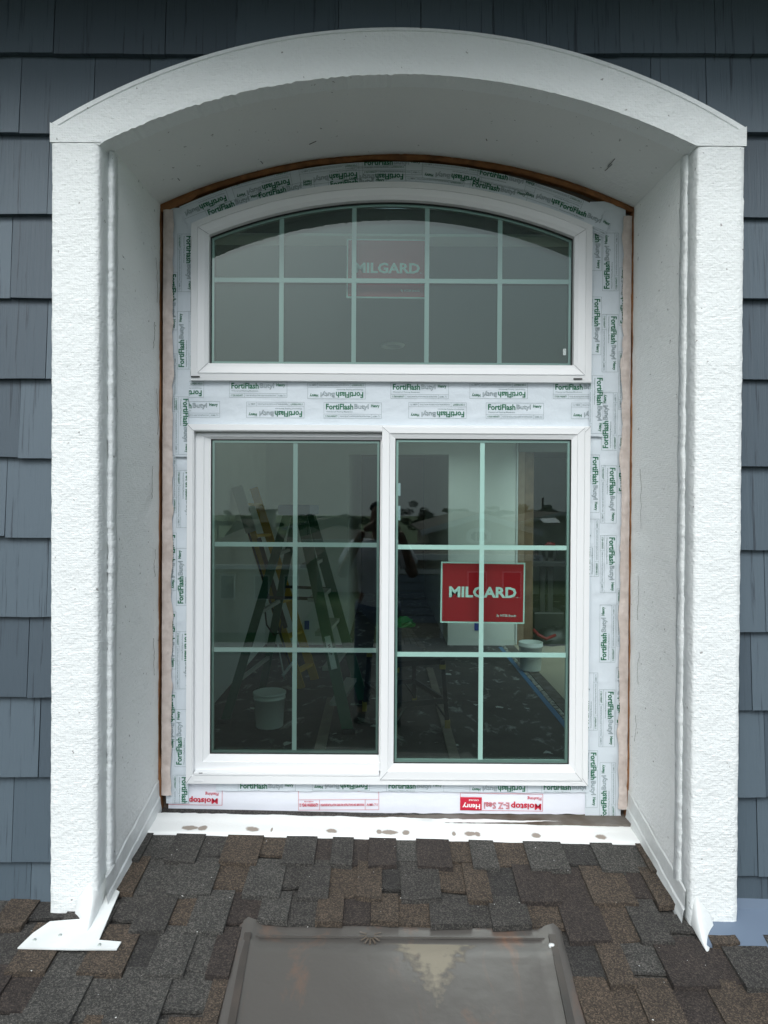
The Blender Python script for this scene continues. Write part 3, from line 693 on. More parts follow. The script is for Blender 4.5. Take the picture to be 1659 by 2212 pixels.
# ------------------------------------------------------------------ sill board and painted apron flashing
sbd = box('sill_board', XL + 0.004, XR - 0.004, -0.075, 0.010, Z(-1.30), Z(-1.168), M_OLDW); tag(sbd, 'dark weathered board between the sill sheet and the white painted flashing', 'board')
def apron():
    n = 110; prof = [(-0.052, -1.160), (-0.060, -1.158), (-0.085, -1.170), (-0.120, -1.172), (-0.160, -1.1755), (-0.169, -1.178), (-0.170, -1.188)]
    xa, xb = XL + 0.004, XR - 0.004; rings = []
    for i in range(n + 1):
        x = xa + (xb - xa) * i / n; tilt = -0.016 * (x - 0.042)
        r = []
        for k, (y, z) in enumerate(prof):
            yy = y + (0.010 * nz(x, k, 0, 9) + .006 * nz(x, 1, 0, 45) if k < 2 else 0.002 * nz(x, k, 0, 14))
            r.append((x, yy, Z(z) + tilt + (0.0025 * nz(x, k, 3, 8) if 1 < k < 5 else 0)))
        rings.append(r)
    m = mat('painted_flashing', (0.80, 0.81, 0.80), 0.5, bump=(35, 0.5, 0.005)); n_ = m.node_tree.nodes; l = m.node_tree.links.new; b = n_['Principled BSDF']; t = n_['Texture Coordinate']
    s = n_.new('ShaderNodeSeparateXYZ'); l(t.outputs['Object'], s.inputs[0])
    a = n_.new('ShaderNodeTexNoise'); a.inputs['Scale'].default_value = 38; a.inputs['Detail'].default_value = 6; l(t.outputs['Object'], a.inputs['Vector'])
    # worn patches where nails held the old trim
    acc = None
    for px, wd in ((413, .030), (441, .018), (547, .026), (590, .004), (719, .022), (823, .010), (845, .030), (881, .014), (1021, .024), (1036, .012), (1163, .018), (1305, .022), (985, .008)):
        d = n_.new('ShaderNodeMath'); d.operation = 'SUBTRACT'; d.inputs[1].default_value = xs(px, -.14); l(s.outputs['X'], d.inputs[0])
        q = n_.new('ShaderNodeMath'); q.operation = 'DIVIDE'; q.inputs[1].default_value = wd; l(d.outputs[0], q.inputs[0])
        q2 = n_.new('ShaderNodeMath'); q2.operation = 'POWER'; q2.inputs[1].default_value = 2; ab = n_.new('ShaderNodeMath'); ab.operation = 'ABSOLUTE'; l(q.outputs[0], ab.inputs[0]); l(ab.outputs[0], q2.inputs[0])
        if acc is None: acc = q2
        else:
            mn = n_.new('ShaderNodeMath'); mn.operation = 'MINIMUM'; l(acc.outputs[0], mn.inputs[0]); l(q2.outputs[0], mn.inputs[1]); acc = mn
    dy = n_.new('ShaderNodeMath'); dy.operation = 'SUBTRACT'; dy.inputs[1].default_value = -0.139; l(s.outputs['Y'], dy.inputs[0])
    dq = n_.new('ShaderNodeMath'); dq.operation = 'DIVIDE'; dq.inputs[1].default_value = 0.017; l(dy.outputs[0], dq.inputs[0])
    da = n_.new('ShaderNodeMath'); da.operation = 'ABSOLUTE'; l(dq.outputs[0], da.inputs[0]); dp = n_.new('ShaderNodeMath'); dp.operation = 'POWER'; dp.inputs[1].default_value = 2; l(da.outputs[0], dp.inputs[0])
    sm = n_.new('ShaderNodeMath'); l(acc.outputs[0], sm.inputs[0]); l(dp.outputs[0], sm.inputs[1])
    nn = n_.new('ShaderNodeMath'); nn.operation = 'MULTIPLY_ADD'; nn.inputs[1].default_value = 2.2; l(a.outputs['Fac'], nn.inputs[0]); l(sm.outputs[0], nn.inputs[2])
    rp = n_.new('ShaderNodeValToRGB'); e = rp.color_ramp.elements; e[0].position = 0.56; e[0].color = (0.30, 0.255, 0.215, 1); e[1].position = 0.74; e[1].color = (0.80, 0.81, 0.80, 1)
    dv = n_.new('ShaderNodeMath'); dv.operation = 'MULTIPLY'; dv.inputs[1].default_value = 0.35; l(nn.outputs[0], dv.inputs[0]); l(dv.outputs[0], rp.inputs['Fac']); l(rp.outputs['Color'], b.inputs['Base Color'])
    o = loft('apron_flashing', rings, m, None, closed=False, smooth=True); tag(o, 'white painted metal apron flashing with brown worn patches above the roof shingles', 'flashing')
apron()
# white flashing boards along the foot of the two reveals
for x, s, lab, zz in ((XL, 1, 'left', 0), (XR, -1, 'right', 0)):
    v = []; n = 24
    for i in range(n + 1):
        y = -0.02 + (-0.515 + 0.02) * i / n; zr_ = ROOF(x, y)
        hh = 0.110 + 0.012 * nz(y, s, 0, 8) + .004 * nz(y, s, 4, 40)
        v += [(x + s * .0015, y, zr_ + hh), (x + s * (.005 + .002 * nz(y, 2, s, 20)), y, zr_ + hh - .006), (x + s * (.006 + .004 * nz(y, 1, s, 12)), y, zr_ + 0.05 + .006 * nz(y, 5, s, 15)), (x + s * .009, y, zr_ + 0.044 + .006 * nz(y, 5, s, 15)), (x + s * (.011 + .003 * nz(y, 7, s, 18)), y, zr_ + .02), (x + s * .014, y, zr_ + .0075), (x + s * .015, y, zr_ - .01)]
    f = []
    for i in range(n):
        for k in range(6): a = i * 7 + k; f.append((a, a + 1, a + 8, a + 7))
    o = mesh('side_flashing', v, f, M_PAINT, None); tag(o, f'white painted step flashing along the foot of the {lab} recess side', 'flashing')
def on_roof(px, py, lift=0.0):
    r = ray(px, py); n = Vector((0.016, -0.2, 1)); p0 = Vector((0.042, -0.164, Z(-1.191) + lift))
    return CAM + r * ((p0 - CAM).dot(n) / r.dot(n))
def plate(name, pts, m, th=0.003):
    n = len(pts); v = [Vector(p) for p in pts] + [Vector(p) - Vector((0, 0, th)) for p in pts]
    f = [tuple(range(n)), tuple(range(2 * n - 1, n - 1, -1))] + [(i, (i + 1) % n, n + (i + 1) % n, n + i) for i in range(n)]
    return mesh(name, v, f, m)
ff = plate('foot_flashing', [on_roof(*q, 0.024) for q in ((38, 2047), (70, 2016), (108, 1990), (172, 1985), (200, 1965), (236, 1912), (258, 1926), (214, 2030), (262, 2034), (252, 2050), (150, 2050))], M_PAINT, 0.004)
tag(ff, 'white painted metal flashing splayed on the roof at the left pillar foot', 'flashing')
for q in ((75, 2030), (130, 2020), (215, 2041)): lathe('nail_head', on_roof(*q, .024), [(0, .003), (.004, .0025), (.0055, 0)], M_SPAC, ff, 8)
def bent(name, curves, parent, m=M_PAINT):
    n = len(curves[0]); v = [Vector(p) for c in curves for p in c]; f = []
    for i in range(len(curves) - 1):
        for k in range(n - 1): a = i * n + k; f.append((a, a + 1, a + n + 1, a + n))
    o = mesh(name, v, f, m, parent, True); sd_ = o.modifiers.new('s', 'SOLIDIFY'); sd_.thickness = .003; sb_ = o.modifiers.new('b', 'SUBSURF'); sb_.levels = 2; sb_.render_levels = 2
    return o
bent('folded_flap', [[P(158, 1950, -.534), P(160, 1985, -.54), P(165, 2015, -.56), on_roof(170, 2036, .016)],
                     [P(195, 1905, -.536), P(188, 1950, -.555), P(180, 1995, -.60), on_roof(178, 2034, .016)],
                     [P(212, 1880, -.50), P(210, 1925, -.53), P(200, 1975, -.58), on_roof(186, 2028, .016)],
                     [P(240, 1885, -.44), P(238, 1900, -.46), on_roof(225, 1945, .02), on_roof(198, 2015, .016)]], ff)
tipr = on_roof(1526, 2058, 0.006)
fr_ = [P(1500, 1938, -.536), P(1530, 1965, -.542), P(1547, 2003, -.545), P(1490, 1920, -.50)]
o = bent('folded_flashing', [[P(1478, 1905, -.47), on_roof(1476, 1970, .014), on_roof(1500, 2015, .010), tipr], [P(1494, 1915, -.52), P(1500, 1960, -.545), P(1512, 2010, -.57), tipr + Vector((.002, 0, .001))], [P(1510, 1945, -.537), P(1522, 1985, -.55), P(1526, 2022, -.575), tipr + Vector((.006, .002, .001))], [P(1530, 1966, -.535), P(1547, 2001, -.538), P(1542, 2030, -.56), tipr + Vector((.012, .004, .001))]], None); tag(o, 'bent white metal flashing corner at the right pillar foot', 'flashing')
# blue-grey base flashing right of the right pillar
M_BLUEF = mat('blue_flashing', (0.125, 0.165, 0.225), 0.4, bump=(12, 0.2, 0.004))
v = []
for i in range(21):
    x = 0.95 + 1.2 * i / 20
    v += [(x, YW - .012, ROOF(x, YW) + 0.06), (x, YW - .02, ROOF(x, YW) + .03), (x, -0.60, ROOF(x, -.60) + .012), (x, -0.603, ROOF(x, -.603) - .004)]
f = [(a * 4 + k, a * 4 + k + 1, a * 4 + k + 5, a * 4 + k + 4) for a in range(20) for k in range(3)]
o = mesh('base_flashing', v, f, M_BLUEF); tag(o, 'blue-grey painted base flashing on the roof right of the right pillar', 'flashing')

# ------------------------------------------------------------------ asphalt shingle roof
rf = empty('shingle_roof', (0, -1, ROOF(0, -1))); tag(rf, 'brown asphalt shingle roof sloping down below the window', 'roof')
def roofpt(x, y, h): return (x, y, ROOF(x, y) + h)
v = []
for x in (-4.2, 4.2):
    for y in (0.0, -8.0): v += [roofpt(x, y, -0.006), roofpt(x, y, -0.15)]
mesh('roof_deck', v, [(0, 2, 6, 4), (1, 5, 7, 3), (2, 3, 7, 6), (0, 4, 5, 1), (0, 1, 3, 2), (4, 6, 7, 5)], M_ASP[0], rf)
rr_ = random.Random(40)
PANX = lambda y: 0
pan_c = [on_roof(516, 2006), on_roof(1213, 2012), on_roof(1272, 2212), on_roof(464, 2212)]
px_l = lambda y: pan_c[0].x + (pan_c[3].x - pan_c[0].x) * (y - pan_c[0].y) / (pan_c[3].y - pan_c[0].y)
px_r = lambda y: pan_c[1].x + (pan_c[2].x - pan_c[1].x) * (y - pan_c[1].y) / (pan_c[2].y - pan_c[1].y)
pan_y = (pan_c[0].y + pan_c[1].y) / 2
def tab(name, x0, x1, yb, yt, h0, th, m):
    """one shingle piece: front (butt) edge at yb, back edge at yt"""
    n = 3; v = []; f = []; sk = rr_.uniform(-.012, .012)
    for i in range(n + 1):
        t = i / n; x = x0 + (x1 - x0) * t; yy = yb + rr_.uniform(-.002, .002) + sk * (t - .5)
        lift = rr_.uniform(0, 0.0022)
        v += [roofpt(x, yy, h0), roofpt(x + rr_.uniform(-.001, .001), yy, h0 + th + lift), roofpt(x, yt, h0 * .3 + th * .55)]
    for i in range(n):
        a = 3 * i; f += [(a, a + 3, a + 4, a + 1), (a + 1, a + 4, a + 5, a + 2)]
    f += [(0, 1, 2), (3 * n, 3 * n + 2, 3 * n + 1)]
    mesh(name, v, f, m, rf)
yb = -0.176 - 0.137 + 0.0; k = 0; exp_ = 0.143
pieces = 0
while yb > -1.45:
    x = -1.5 + rr_.uniform(-.1, 0); big = rr_.random() < .5
    sk_row = 0
    back = min(yb + exp_ + 0.03, -0.06)
    while x < 1.5:
        wd = rr_.uniform(0.075, 0.145) if big else rr_.uniform(0.05, 0.11)
        a, b = x, x + wd; x = b
        # behind the pillars the roof runs up to the siding, elsewhere to the apron
        if back > YW and (b < XL - .0 or a > XR):
            bk = YW - .01
            if yb > YW - .04: big = not big; continue
        else: bk = back
        if yb < YW and back > YW and (a < XL < b or a < XR < b): bk = YW - .01
        # leave out the pieces the metal cover replaces
        if yb < pan_y - 0.05:
            pl, pr = px_l(yb) + .01, px_r(yb) - .01
            if a > pl and b < pr: big = not big; continue
            if a < pl < b: b = pl
            elif a < pr < b: a = pr
            if b - a < .02: big = not big; continue
        elif yb < pan_y + .0: pass
        ys = yb
        if a > px_l(pan_y) - .03 and b < px_r(pan_y) + .03 and pan_y - .05 <= yb < pan_y + .09: ys = pan_y + rr_.uniform(-.002, .012)
        if big: tab('roof_shingle', a + .0012, b - .0012, ys - .004, bk, 0.004, 0.0165, rr_.choice([M_ASP[0], M_ASP[1], M_ASP[3], M_ASP[4], M_ASP[2], M_ASP[1]]))
        else: tab('roof_shingle', a - .004, b + .004, ys + rr_.choice([.022, .036, .05, .008]) * (1 if ys == yb else .2), bk, 0.0, 0.0085, rr_.choice([M_ASP[0], M_ASP[5], M_ASP[2], M_ASP[3], M_ASP[1]]))
        big = not big; pieces += 1
    yb -= exp_; k += 1
print('roof pieces', pieces)
# paint drips left on the shingles
# ------------------------------------------------------------------ sheet-metal cover at the bottom of the picture
def metal():
    m = mat('brown_sheet_metal', (0.10, 0.09, 0.08), 0.5, 0.15, bump=(5, 0.3, 0.02)); n = m.node_tree.nodes; l = m.node_tree.links.new; b = n['Principled BSDF']; t = n['Texture Coordinate']
    mpp = n.new('ShaderNodeMapping'); mpp.inputs['Scale'].default_value = (1.6, 0.8, 1); l(t.outputs['Object'], mpp.inputs['Vector'])
    a = n.new('ShaderNodeTexNoise'); a.inputs['Scale'].default_value = 3.2; a.inputs['Detail'].default_value = 12; a.inputs['Roughness'].default_value = 0.66; a.inputs['Distortion'].default_value = 0.8; l(mpp.outputs[0], a.inputs['Vector'])
    rp = n.new('ShaderNodeValToRGB'); e = rp.color_ramp.elements; e[0].position = 0.54; e[0].color = (0.095, 0.088, 0.081, 1); e[1].position = 0.70; e[1].color = (0.18, 0.11, 0.078, 1); l(a.outputs['Fac'], rp.inputs['Fac'])
    # dried pale residue in a wedge
    s = n.new('ShaderNodeSeparateXYZ'); l(t.outputs['Object'], s.inputs[0])
    c0 = on_roof(925, 2040); c1 = on_roof(950, 2160)
    ky = 1 / (c1.y - c0.y)
    tt = n.new('ShaderNodeMath'); tt.operation = 'MULTIPLY_ADD'; tt.inputs[1].default_value = ky; tt.inputs[2].default_value = -c0.y * ky; l(s.outputs['Y'], tt.inputs[0])
    dx = n.new('ShaderNodeMath'); dx.operation = 'SUBTRACT'; dx.inputs[1].default_value = (c0.x + c1.x) / 2; l(s.outputs['X'], dx.inputs[0]); ax = n.new('ShaderNodeMath'); ax.operation = 'ABSOLUTE'; l(dx.outputs[0], ax.inputs[0])
    wd = n.new('ShaderNodeMath'); wd.operation = 'MULTIPLY_ADD'; wd.inputs[1].default_value = -0.11; wd.inputs[2].default_value = 0.115; l(tt.outputs[0], wd.inputs[0])
    ns = n.new('ShaderNodeTexNoise'); ns.inputs['Scale'].default_value = 40; ns.inputs['Detail'].default_value = 5; l(t.outputs['Object'], ns.inputs['Vector'])
    q = n.new('ShaderNodeMath'); q.operation = 'SUBTRACT'; l(wd.outputs[0], q.inputs[0]); l(ax.outputs[0], q.inputs[1])
    q2 = n.new('ShaderNodeMath'); q2.operation = 'MULTIPLY_ADD'; q2.inputs[1].default_value = 0.16; l(ns.outputs['Fac'], q2.inputs[0]); l(q.outputs[0], q2.inputs[2])
    st = n.new('ShaderNodeMapRange'); st.inputs['From Min'].default_value = 0.07; st.inputs['From Max'].default_value = 0.115; l(q2.outputs[0], st.inputs['Value'])
    g0 = n.new('ShaderNodeMath'); g0.operation = 'GREATER_THAN'; g0.inputs[1].default_value = 0.0; l(tt.outputs[0], g0.inputs[0])
    g1 = n.new('ShaderNodeMath'); g1.operation = 'MULTIPLY'; l(st.outputs[0], g1.inputs[0]); l(g0.outputs[0], g1.inputs[1])
    g2 = n.new('ShaderNodeMath'); g2.operation = 'MULTIPLY'; g2.inputs[1].default_value = 0.8; l(g1.outputs[0], g2.inputs[0])
    mxx = n.new('ShaderNodeMix'); mxx.data_type = 'RGBA'; l(g2.outputs[0], mxx.inputs['Factor']); l(rp.outputs['Color'], mxx.inputs['A']); mxx.inputs['B'].default_value = (0.27, 0.245, 0.185, 1); l(mxx.outputs['Result'], b.inputs['Base Color'])
    g3 = n.new('ShaderNodeMath'); g3.operation = 'MULTIPLY_ADD'; g3.inputs[1].default_value = 0.5; g3.inputs[2].default_value = 0.46; l(g1.outputs[0], g3.inputs[0]); l(g3.outputs[0], b.inputs['Roughness'])
    g4 = n.new('ShaderNodeMath'); g4.operation = 'MULTIPLY_ADD'; g4.inputs[1].default_value = -0.15; g4.inputs[2].default_value = 0.15; l(g1.outputs[0], g4.inputs[0]); l(g4.outputs[0], b.inputs['Metallic'])
    return m
M_MET = metal(); M_METD = mat('dark_metal_rail', (0.05, 0.046, 0.042), .5, .2, vary=(9, .2, (.085, .07, .06)))
mp_ = empty('metal_cover', tuple(roofpt(0.05, -0.9, 0.0))); tag(mp_, 'weathered brown sheet-metal cover with pale residue set into the roof shingles', 'metal cover')
nx, ny = 40, 30; v = []; f = []
y0_, y1_ = pan_y + 0.012, -1.45
for j in range(ny + 1):
    y = y0_ + (y1_ - y0_) * j / ny
    for i in range(nx + 1):
        t = i / nx; x = px_l(y) + (px_r(y) - px_l(y)) * t
        e = min(t, 1 - t) * 2; d = min(1, e / 0.13)
        h = 0.001 + (0.022 * math.sin(d * math.pi) ** 1.5 if e < .13 else 0) 
        if y < pan_y - 0.055: h += 0.012 * min(1, (pan_y - .055 - y) / .02) * (1 if e > .12 else e / .12)
        v.append(roofpt(x, y, h + 0.003 * nz(x, y, 0, 6)))
for j in range(ny):
    for i in range(nx): a = j * (nx + 1) + i; f.append((a, a + 1, a + nx + 2, a + nx + 1))
mesh('metal_sheet', v, f, M_MET, mp_, True)
for pa, pb2 in (((536, 2020), (498, 2230)), ((1192, 2024), (1236, 2230))):
    bar('edge_fold', on_roof(*pa, .014), on_roof(*pb2, .018), .020, .020, M_METD, mp_, (1, 0, 0))
bar('edge_fold', on_roof(532, 2022, .006), on_roof(1196, 2027, .006), .006, .006, M_MET, mp_, (0, 1, 0))
c = on_roof(1379, 2030 - 0) if False else on_roof(1192, 2043, .02)
o = lathe('paint_blob', c, [(0.0, 0.006), (0.007, 0.005), (0.010, 0.0), (0.008, -0.006)], M_PAINT, mp_, 10)
for k in range(9):
    a = math.pi * (0.9 + 1.2 * k / 8); p0 = on_roof(800, 2026, .0); q = lambda r: roofpt(p0.x + r * math.cos(a), p0.y + r * math.sin(a), .0085)
    bar('scuff_mark', q(.012), q(.034), .005, .0012, MATS['old_grey_wood'], mp_)

# ================================================================== inside the house, seen through the glass
def struct(o): o['kind'] = 'structure'; return o
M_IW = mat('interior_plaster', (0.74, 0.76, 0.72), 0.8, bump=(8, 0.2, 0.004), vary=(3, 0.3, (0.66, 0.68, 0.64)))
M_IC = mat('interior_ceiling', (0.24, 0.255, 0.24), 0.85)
def splatter_floor():
    m = mat('paint_splattered_subfloor', (0.075, 0.062, 0.052), 0.75); n = m.node_tree.nodes; l = m.node_tree.links.new; b = n['Principled BSDF']; t = n['Texture Coordinate']
    a = n.new('ShaderNodeTexNoise'); a.inputs['Scale'].default_value = 1.6; a.inputs['Detail'].default_value = 9; a.inputs['Roughness'].default_value = 0.7; l(t.outputs['Object'], a.inputs['Vector'])
    r1 = n.new('ShaderNodeValToRGB'); r1.color_ramp.elements[0].position = 0.35; r1.color_ramp.elements[1].position = 0.7; r1.color_ramp.elements[0].color = (0.018, 0.014, 0.012, 1); r1.color_ramp.elements[1].color = (0.08, 0.07, 0.06, 1); l(a.outputs['Fac'], r1.inputs['Fac'])
    mp = n.new('ShaderNodeMapping'); mp.inputs['Scale'].default_value = (1.0, 0.55, 1); l(t.outputs['Object'], mp.inputs['Vector'])
    s = n.new('ShaderNodeTexNoise'); s.inputs['Scale'].default_value = 7; s.inputs['Detail'].default_value = 7; s.inputs['Roughness'].default_value = 0.62; s.inputs['Distortion'].default_value = 0.6; l(mp.outputs[0], s.inputs['Vector'])
    r2 = n.new('ShaderNodeValToRGB'); r2.color_ramp.elements[0].position = 0.57; r2.color_ramp.elements[1].position = 0.70; l(s.outputs['Fac'], r2.inputs['Fac'])
    mxx = n.new('ShaderNodeMix'); mxx.data_type = 'RGBA'; l(r2.outputs['Color'], mxx.inputs['Factor']); l(r1.outputs['Color'], mxx.inputs['A']); mxx.inputs['B'].default_value = (0.36, 0.36, 0.34, 1); l(mxx.outputs['Result'], b.inputs['Base Color'])
    return m
M_SUB = splatter_floor()
M_TANF = mat('tan_floor', (0.52, 0.46, 0.34), 0.5, vary=(2, 0.3, (0.45, 0.40, 0.30)))
M_STUD = mat('stud_wood', (0.20, 0.125, 0.07), 0.7, bump=(30, 0.5, 0.004), vary=(7, 0.2, (0.11, 0.065, 0.035)))
CEIL = 2.98; YFW = 6.8
LX, RX, LINE = -1.62, 6.2, 1.62
def top(o): return o
fl_ = struct(box('floor', LX - .1, LINE, 0.12, 13.0, -0.1, 0.0, M_SUB))
struct(box('tan_floor', LINE + 0.17, RX, 0.12, YFW, -0.1, 0.012, M_TANF))
struct(box('floor_beyond', LINE, RX, YFW, 13.0, -0.1, -0.002, M_SUB))
th = box('threshold', LINE + 0.055, LINE + 0.17, 0.13, YFW - .02, -0.1, 0.008, M_OLDW); tag(th, 'grey wooden threshold strip between dark subfloor and tan floor', 'threshold')
ws = box('plaster_strip', LINE + 0.0, LINE + 0.05, 0.13, YFW - .02, -0.1, 0.005, mat('torn_plaster', (0.52, 0.50, 0.43), 0.9, bump=(40, .8, .01), vary=(25, .12, (0.08, .07, .06)))); tag(ws, 'crumbling pale plaster strip left of the grey threshold', 'strip')
bt = box('masking_tape', LINE - 0.055, LINE - 0.002, 0.13, YFW - .1, 0.0, 0.0025, mat('blue_tape', (0.055, 0.17, 0.33), 0.6)); tag(bt, 'blue masking tape line on the dark subfloor edge', 'tape')
SKX0, SKX1, SKY0, SKY1 = 0.5, 1.35, 4.3, 6.2  # skylight opening added out of view to brighten the room
struct(boxes('ceiling', [(LX - .1, 1.78, 0.12, SKY0, CEIL, CEIL + 0.1), (1.78, RX, 0.12, 2.2, CEIL, CEIL + .1), (4.4, RX, 2.2, SKY0, CEIL, CEIL + .1), (LX - .1, RX, SKY1, 13.0, CEIL, CEIL + 0.1), (LX - .1, SKX0, SKY0, SKY1, CEIL, CEIL + 0.1), (SKX1, 1.78, SKY0, SKY1, CEIL, CEIL + 0.1), (4.4, RX, SKY0, SKY1, CEIL, CEIL + .1)], M_IC))  # also left open over the next room, an unseen gap added for light
sk_ = empty('added_skylight', (0.3, 5.1, CEIL)); tag(sk_, 'unseen white framed skylight opening added to light the room', 'skylight')
boxes('added_skylight_curb', [(SKX0, SKX0 + .04, SKY0, SKY1, CEIL + .1, CEIL + .4), (SKX1 - .04, SKX1, SKY0, SKY1, CEIL + .1, CEIL + .4), (SKX0 + .04, SKX1 - .04, SKY0, SKY0 + .04, CEIL + .1, CEIL + .4), (SKX0 + .04, SKX1 - .04, SKY1 - .04, SKY1, CEIL + .1, CEIL + .4)], M_PAINT, sk_)
boxes('glazing_bar', [(.78, .82, SKY0, SKY1, CEIL + .3, CEIL + .36), (1.06, 1.1, SKY0, SKY1, CEIL + .3, CEIL + .36)], M_PAINT, sk_)  # bars of the added skylight
struct(boxes('wall_left', [(LX - .1, LX, 0.12, 0.6, 0, CEIL), (LX - .1, LX, 3.5, 13.0, 0, CEIL), (LX - .1, LX, .6, 3.5, 0, CEIL)], M_IW))
# front wall of the room around the window (inside face of the facade)
box_in = [(LX, -0.76, 0.12, 0.22, 0, CEIL), (0.80, 2.5, 0.12, 0.22, 0, CEIL), (-0.76, 0.80, 0.12, 0.22, 0, EZ - 1.06), (-0.76, 0.80, 0.12, 0.22, EZ + 0.315, EZ + .46), (-0.76, 0.80, 0.12, 0.22, 2.97, CEIL)]
struct(boxes('wall_front', box_in, M_IW))
# front wall of the next room, with an unseen opening added to light the inside
struct(boxes('wall_front_side_room', [(2.5, 2.9, 0.12, 0.22, 0, CEIL), (5.9, RX, 0.12, 0.22, 0, CEIL), (2.9, 5.9, 0.12, 0.22, 0, 0.3), (2.9, 5.9, 0.12, 0.22, 2.85, CEIL)], M_IW))
struct(boxes('wall_right', [(RX, RX + .1, 0.12, 1.0, 0, CEIL), (RX, RX + .1, 6.0, 13.0, 0, CEIL), (RX, RX + .1, 1.0, 6.0, 0, 0.4), (RX, RX + .1, 1.0, 6.0, 2.8, CEIL)], M_IW))  # large unseen opening added here to let daylight in
dx0, dx1, dh = -0.49, 0.885, 2.62
struct(boxes('wall_far', [(LX, dx0, YFW, YFW + .12, 0, CEIL), (dx1, 1.81, YFW, YFW + .12, 0, CEIL), (dx0, dx1, YFW, YFW + .12, dh, CEIL), (2.06, 3.6, YFW, YFW + .12, 2.80, CEIL), (3.6, RX, YFW, YFW + .12, 0, CEIL)], M_IW))
pw = empty('stud_post', (1.93, YFW, 0)); tag(pw, 'exposed wooden studs at the end of the far plaster wall', 'post')
box('stud', 1.835, 1.925, YFW - .02, YFW + .11, 0, CEIL, mat('pale_stud', (0.28, 0.20, 0.14), .8, bump=(40, .6, .005), vary=(9, .2, (.22, .15, .1))), pw, .004)
box('stud', 1.932, 2.055, YFW + .01, YFW + .13, 0, CEIL, M_STUD, pw, .004)
box('plaster_edge', 1.811, 1.832, YFW - .03, YFW + .125, 0.02, CEIL - .15, M_PAINT, pw, .003)
hb = box('header_beam', 1.84, 3.6, YFW - .04, YFW + .09, 2.66, 2.80, M_IC, None, .004); tag(hb, 'pale header beam over the opening beside the exposed studs', 'beam')
# hall and back room beyond
struct(boxes('wall_hall', [(-0.62, dx0 - 0.002, YFW + .12, 12.9, 0, CEIL), (dx1 + .002, 1.02, YFW + .12, 12.9, 0, CEIL)], M_IW))
struct(boxes('wall_hall_end', [(dx0, -0.14, 12.4, 12.5, 0, CEIL), (0.36, dx1, 12.4, 12.5, 0, CEIL), (-0.14, 0.36, 12.4, 12.5, 0, 1.60), (-0.14, 0.36, 12.4, 12.5, 1.92, 2.14), (-0.14, 0.36, 12.4, 12.5, 2.42, CEIL)], mat('hall_blue', (0.16, 0.20, 0.25), .8)))
struct(boxes('wall_back', [(1.02, RX, 12.4, 12.5, 0, 0.9), (1.02, RX, 12.4, 12.5, 2.3, CEIL), (1.02, 4.4, 12.4, 12.5, .9, 2.3)], M_IW))
hwn = empty('hall_window', (0.11, 12.45, 1.6)); tag(hwn, 'small bright gridded windows at the far end of the dark hall', 'window')
bars('glazing_bar', [((-0.14, 12.45, z), (0.36, 12.45, z), .02, .02) for z in (1.68, 1.76, 1.84, 2.23, 2.33)], M_PAINT, hwn)
bars('glazing_bar', [((x, 12.45, 1.60), (x, 12.45, 1.92), .02, .02) for x in (0.02, .2)] + [((x, 12.45, 2.14), (x, 12.45, 2.42), .02, .02) for x in (0.02, .2)], M_PAINT, hwn)
# ceiling downlight
dl = empty('downlight', (0.05, 1.98, CEIL)); tag(dl, 'round white recessed downlight in the ceiling, switched off', 'downlight')
lathe('trim_ring', (0.05, 1.98, CEIL), [(0.05, -.002), (0.055, -.012), (0.075, -.012), (0.085, -.001)], M_PAINT, dl, 24); lathe('lens', (0.05, 1.98, CEIL), [(0.0, -.004), (0.052, -.004)], M_SPAC, dl, 24)
# blue outlet boxes on the far wall
M_OB = mat('outlet_blue', (0.02, 0.06, 0.35), .5)
for px, py, lab in ((663, 1350, 'blue outlet box low on the far wall behind the ladder'), (1030, 1352, 'blue outlet box low on the far wall below the red sign')):
    p = P(px, py, YFW); e = empty('outlet_box', p); tag(e, lab, 'outlet box', 'blue outlet boxes')
    x, z = p.x, p.z
    boxes('rim', [(x - .032, x + .032, YFW - .012, YFW - .001, z + .05, z + .06), (x - .032, x + .032, YFW - .012, YFW - .001, z - .06, z - .05), (x - .032, x - .024, YFW - .012, YFW - .001, z - .05, z + .05), (x + .024, x + .032, YFW - .012, YFW - .001, z - .05, z + .05)], M_OB, e)
    box('back_plate', x - .024, x + .024, YFW - .004, YFW - .001, z - .05, z + .05, M_OB, e)
# --- green step ladder
M_LG = mat('ladder_green', (0.004, 0.10, 0.05), .45); M_AL = mat('ladder_aluminium', (0.42, 0.43, 0.40), .45, .3); M_BLK = mat('black_plastic', (0.015, 0.015, 0.016), .5); M_CAP = mat('ladder_cap_blue', (0.10, 0.16, 0.24), .5)
ld = empty('step_ladder', (-0.8, 3.7, 0)); tag(ld, 'open green fibreglass step ladder with aluminium steps and blue-grey cap', 'ladder')
A1 = on_floor(485, 1563); A2 = on_floor(753, 1585); B1 = on_floor(566, 1494); B2 = on_floor(787, 1521)
TA1 = P(622, 1108, A2.y + .27); TA2 = P(650, 1108, A2.y + .27); TB1 = P(640, 1106, B2.y + .02); TB2 = P(669, 1106, B2.y + .02)
for a, b in ((A1, TA1), (B1, TB1)): bar('rear_rail', a, b, 0.032, 0.075, M_LG, ld, (0, 1, 0)); 
for a, b in ((A2, TA2), (B2, TB2)): bar('front_rail', a, b, 0.036, 0.095, M_LG, ld, (0, 1, 0))
for a in (A1, B1, A2, B2): box('rubber_foot', a.x - .055, a.x + .055, a.y - .03, a.y + .03, 0.001, 0.045, M_BLK, ld, .006)
for t in (0.13, 0.285, 0.44, 0.595, 0.75):
    p, q = A2.lerp(TA2, t), B2.lerp(TB2, t); bars('step', [(p + Vector((-.055, 0, .0)), q + Vector((-.055, 0, 0)), .034, .10, (0, 0, 1))], M_AL, ld)
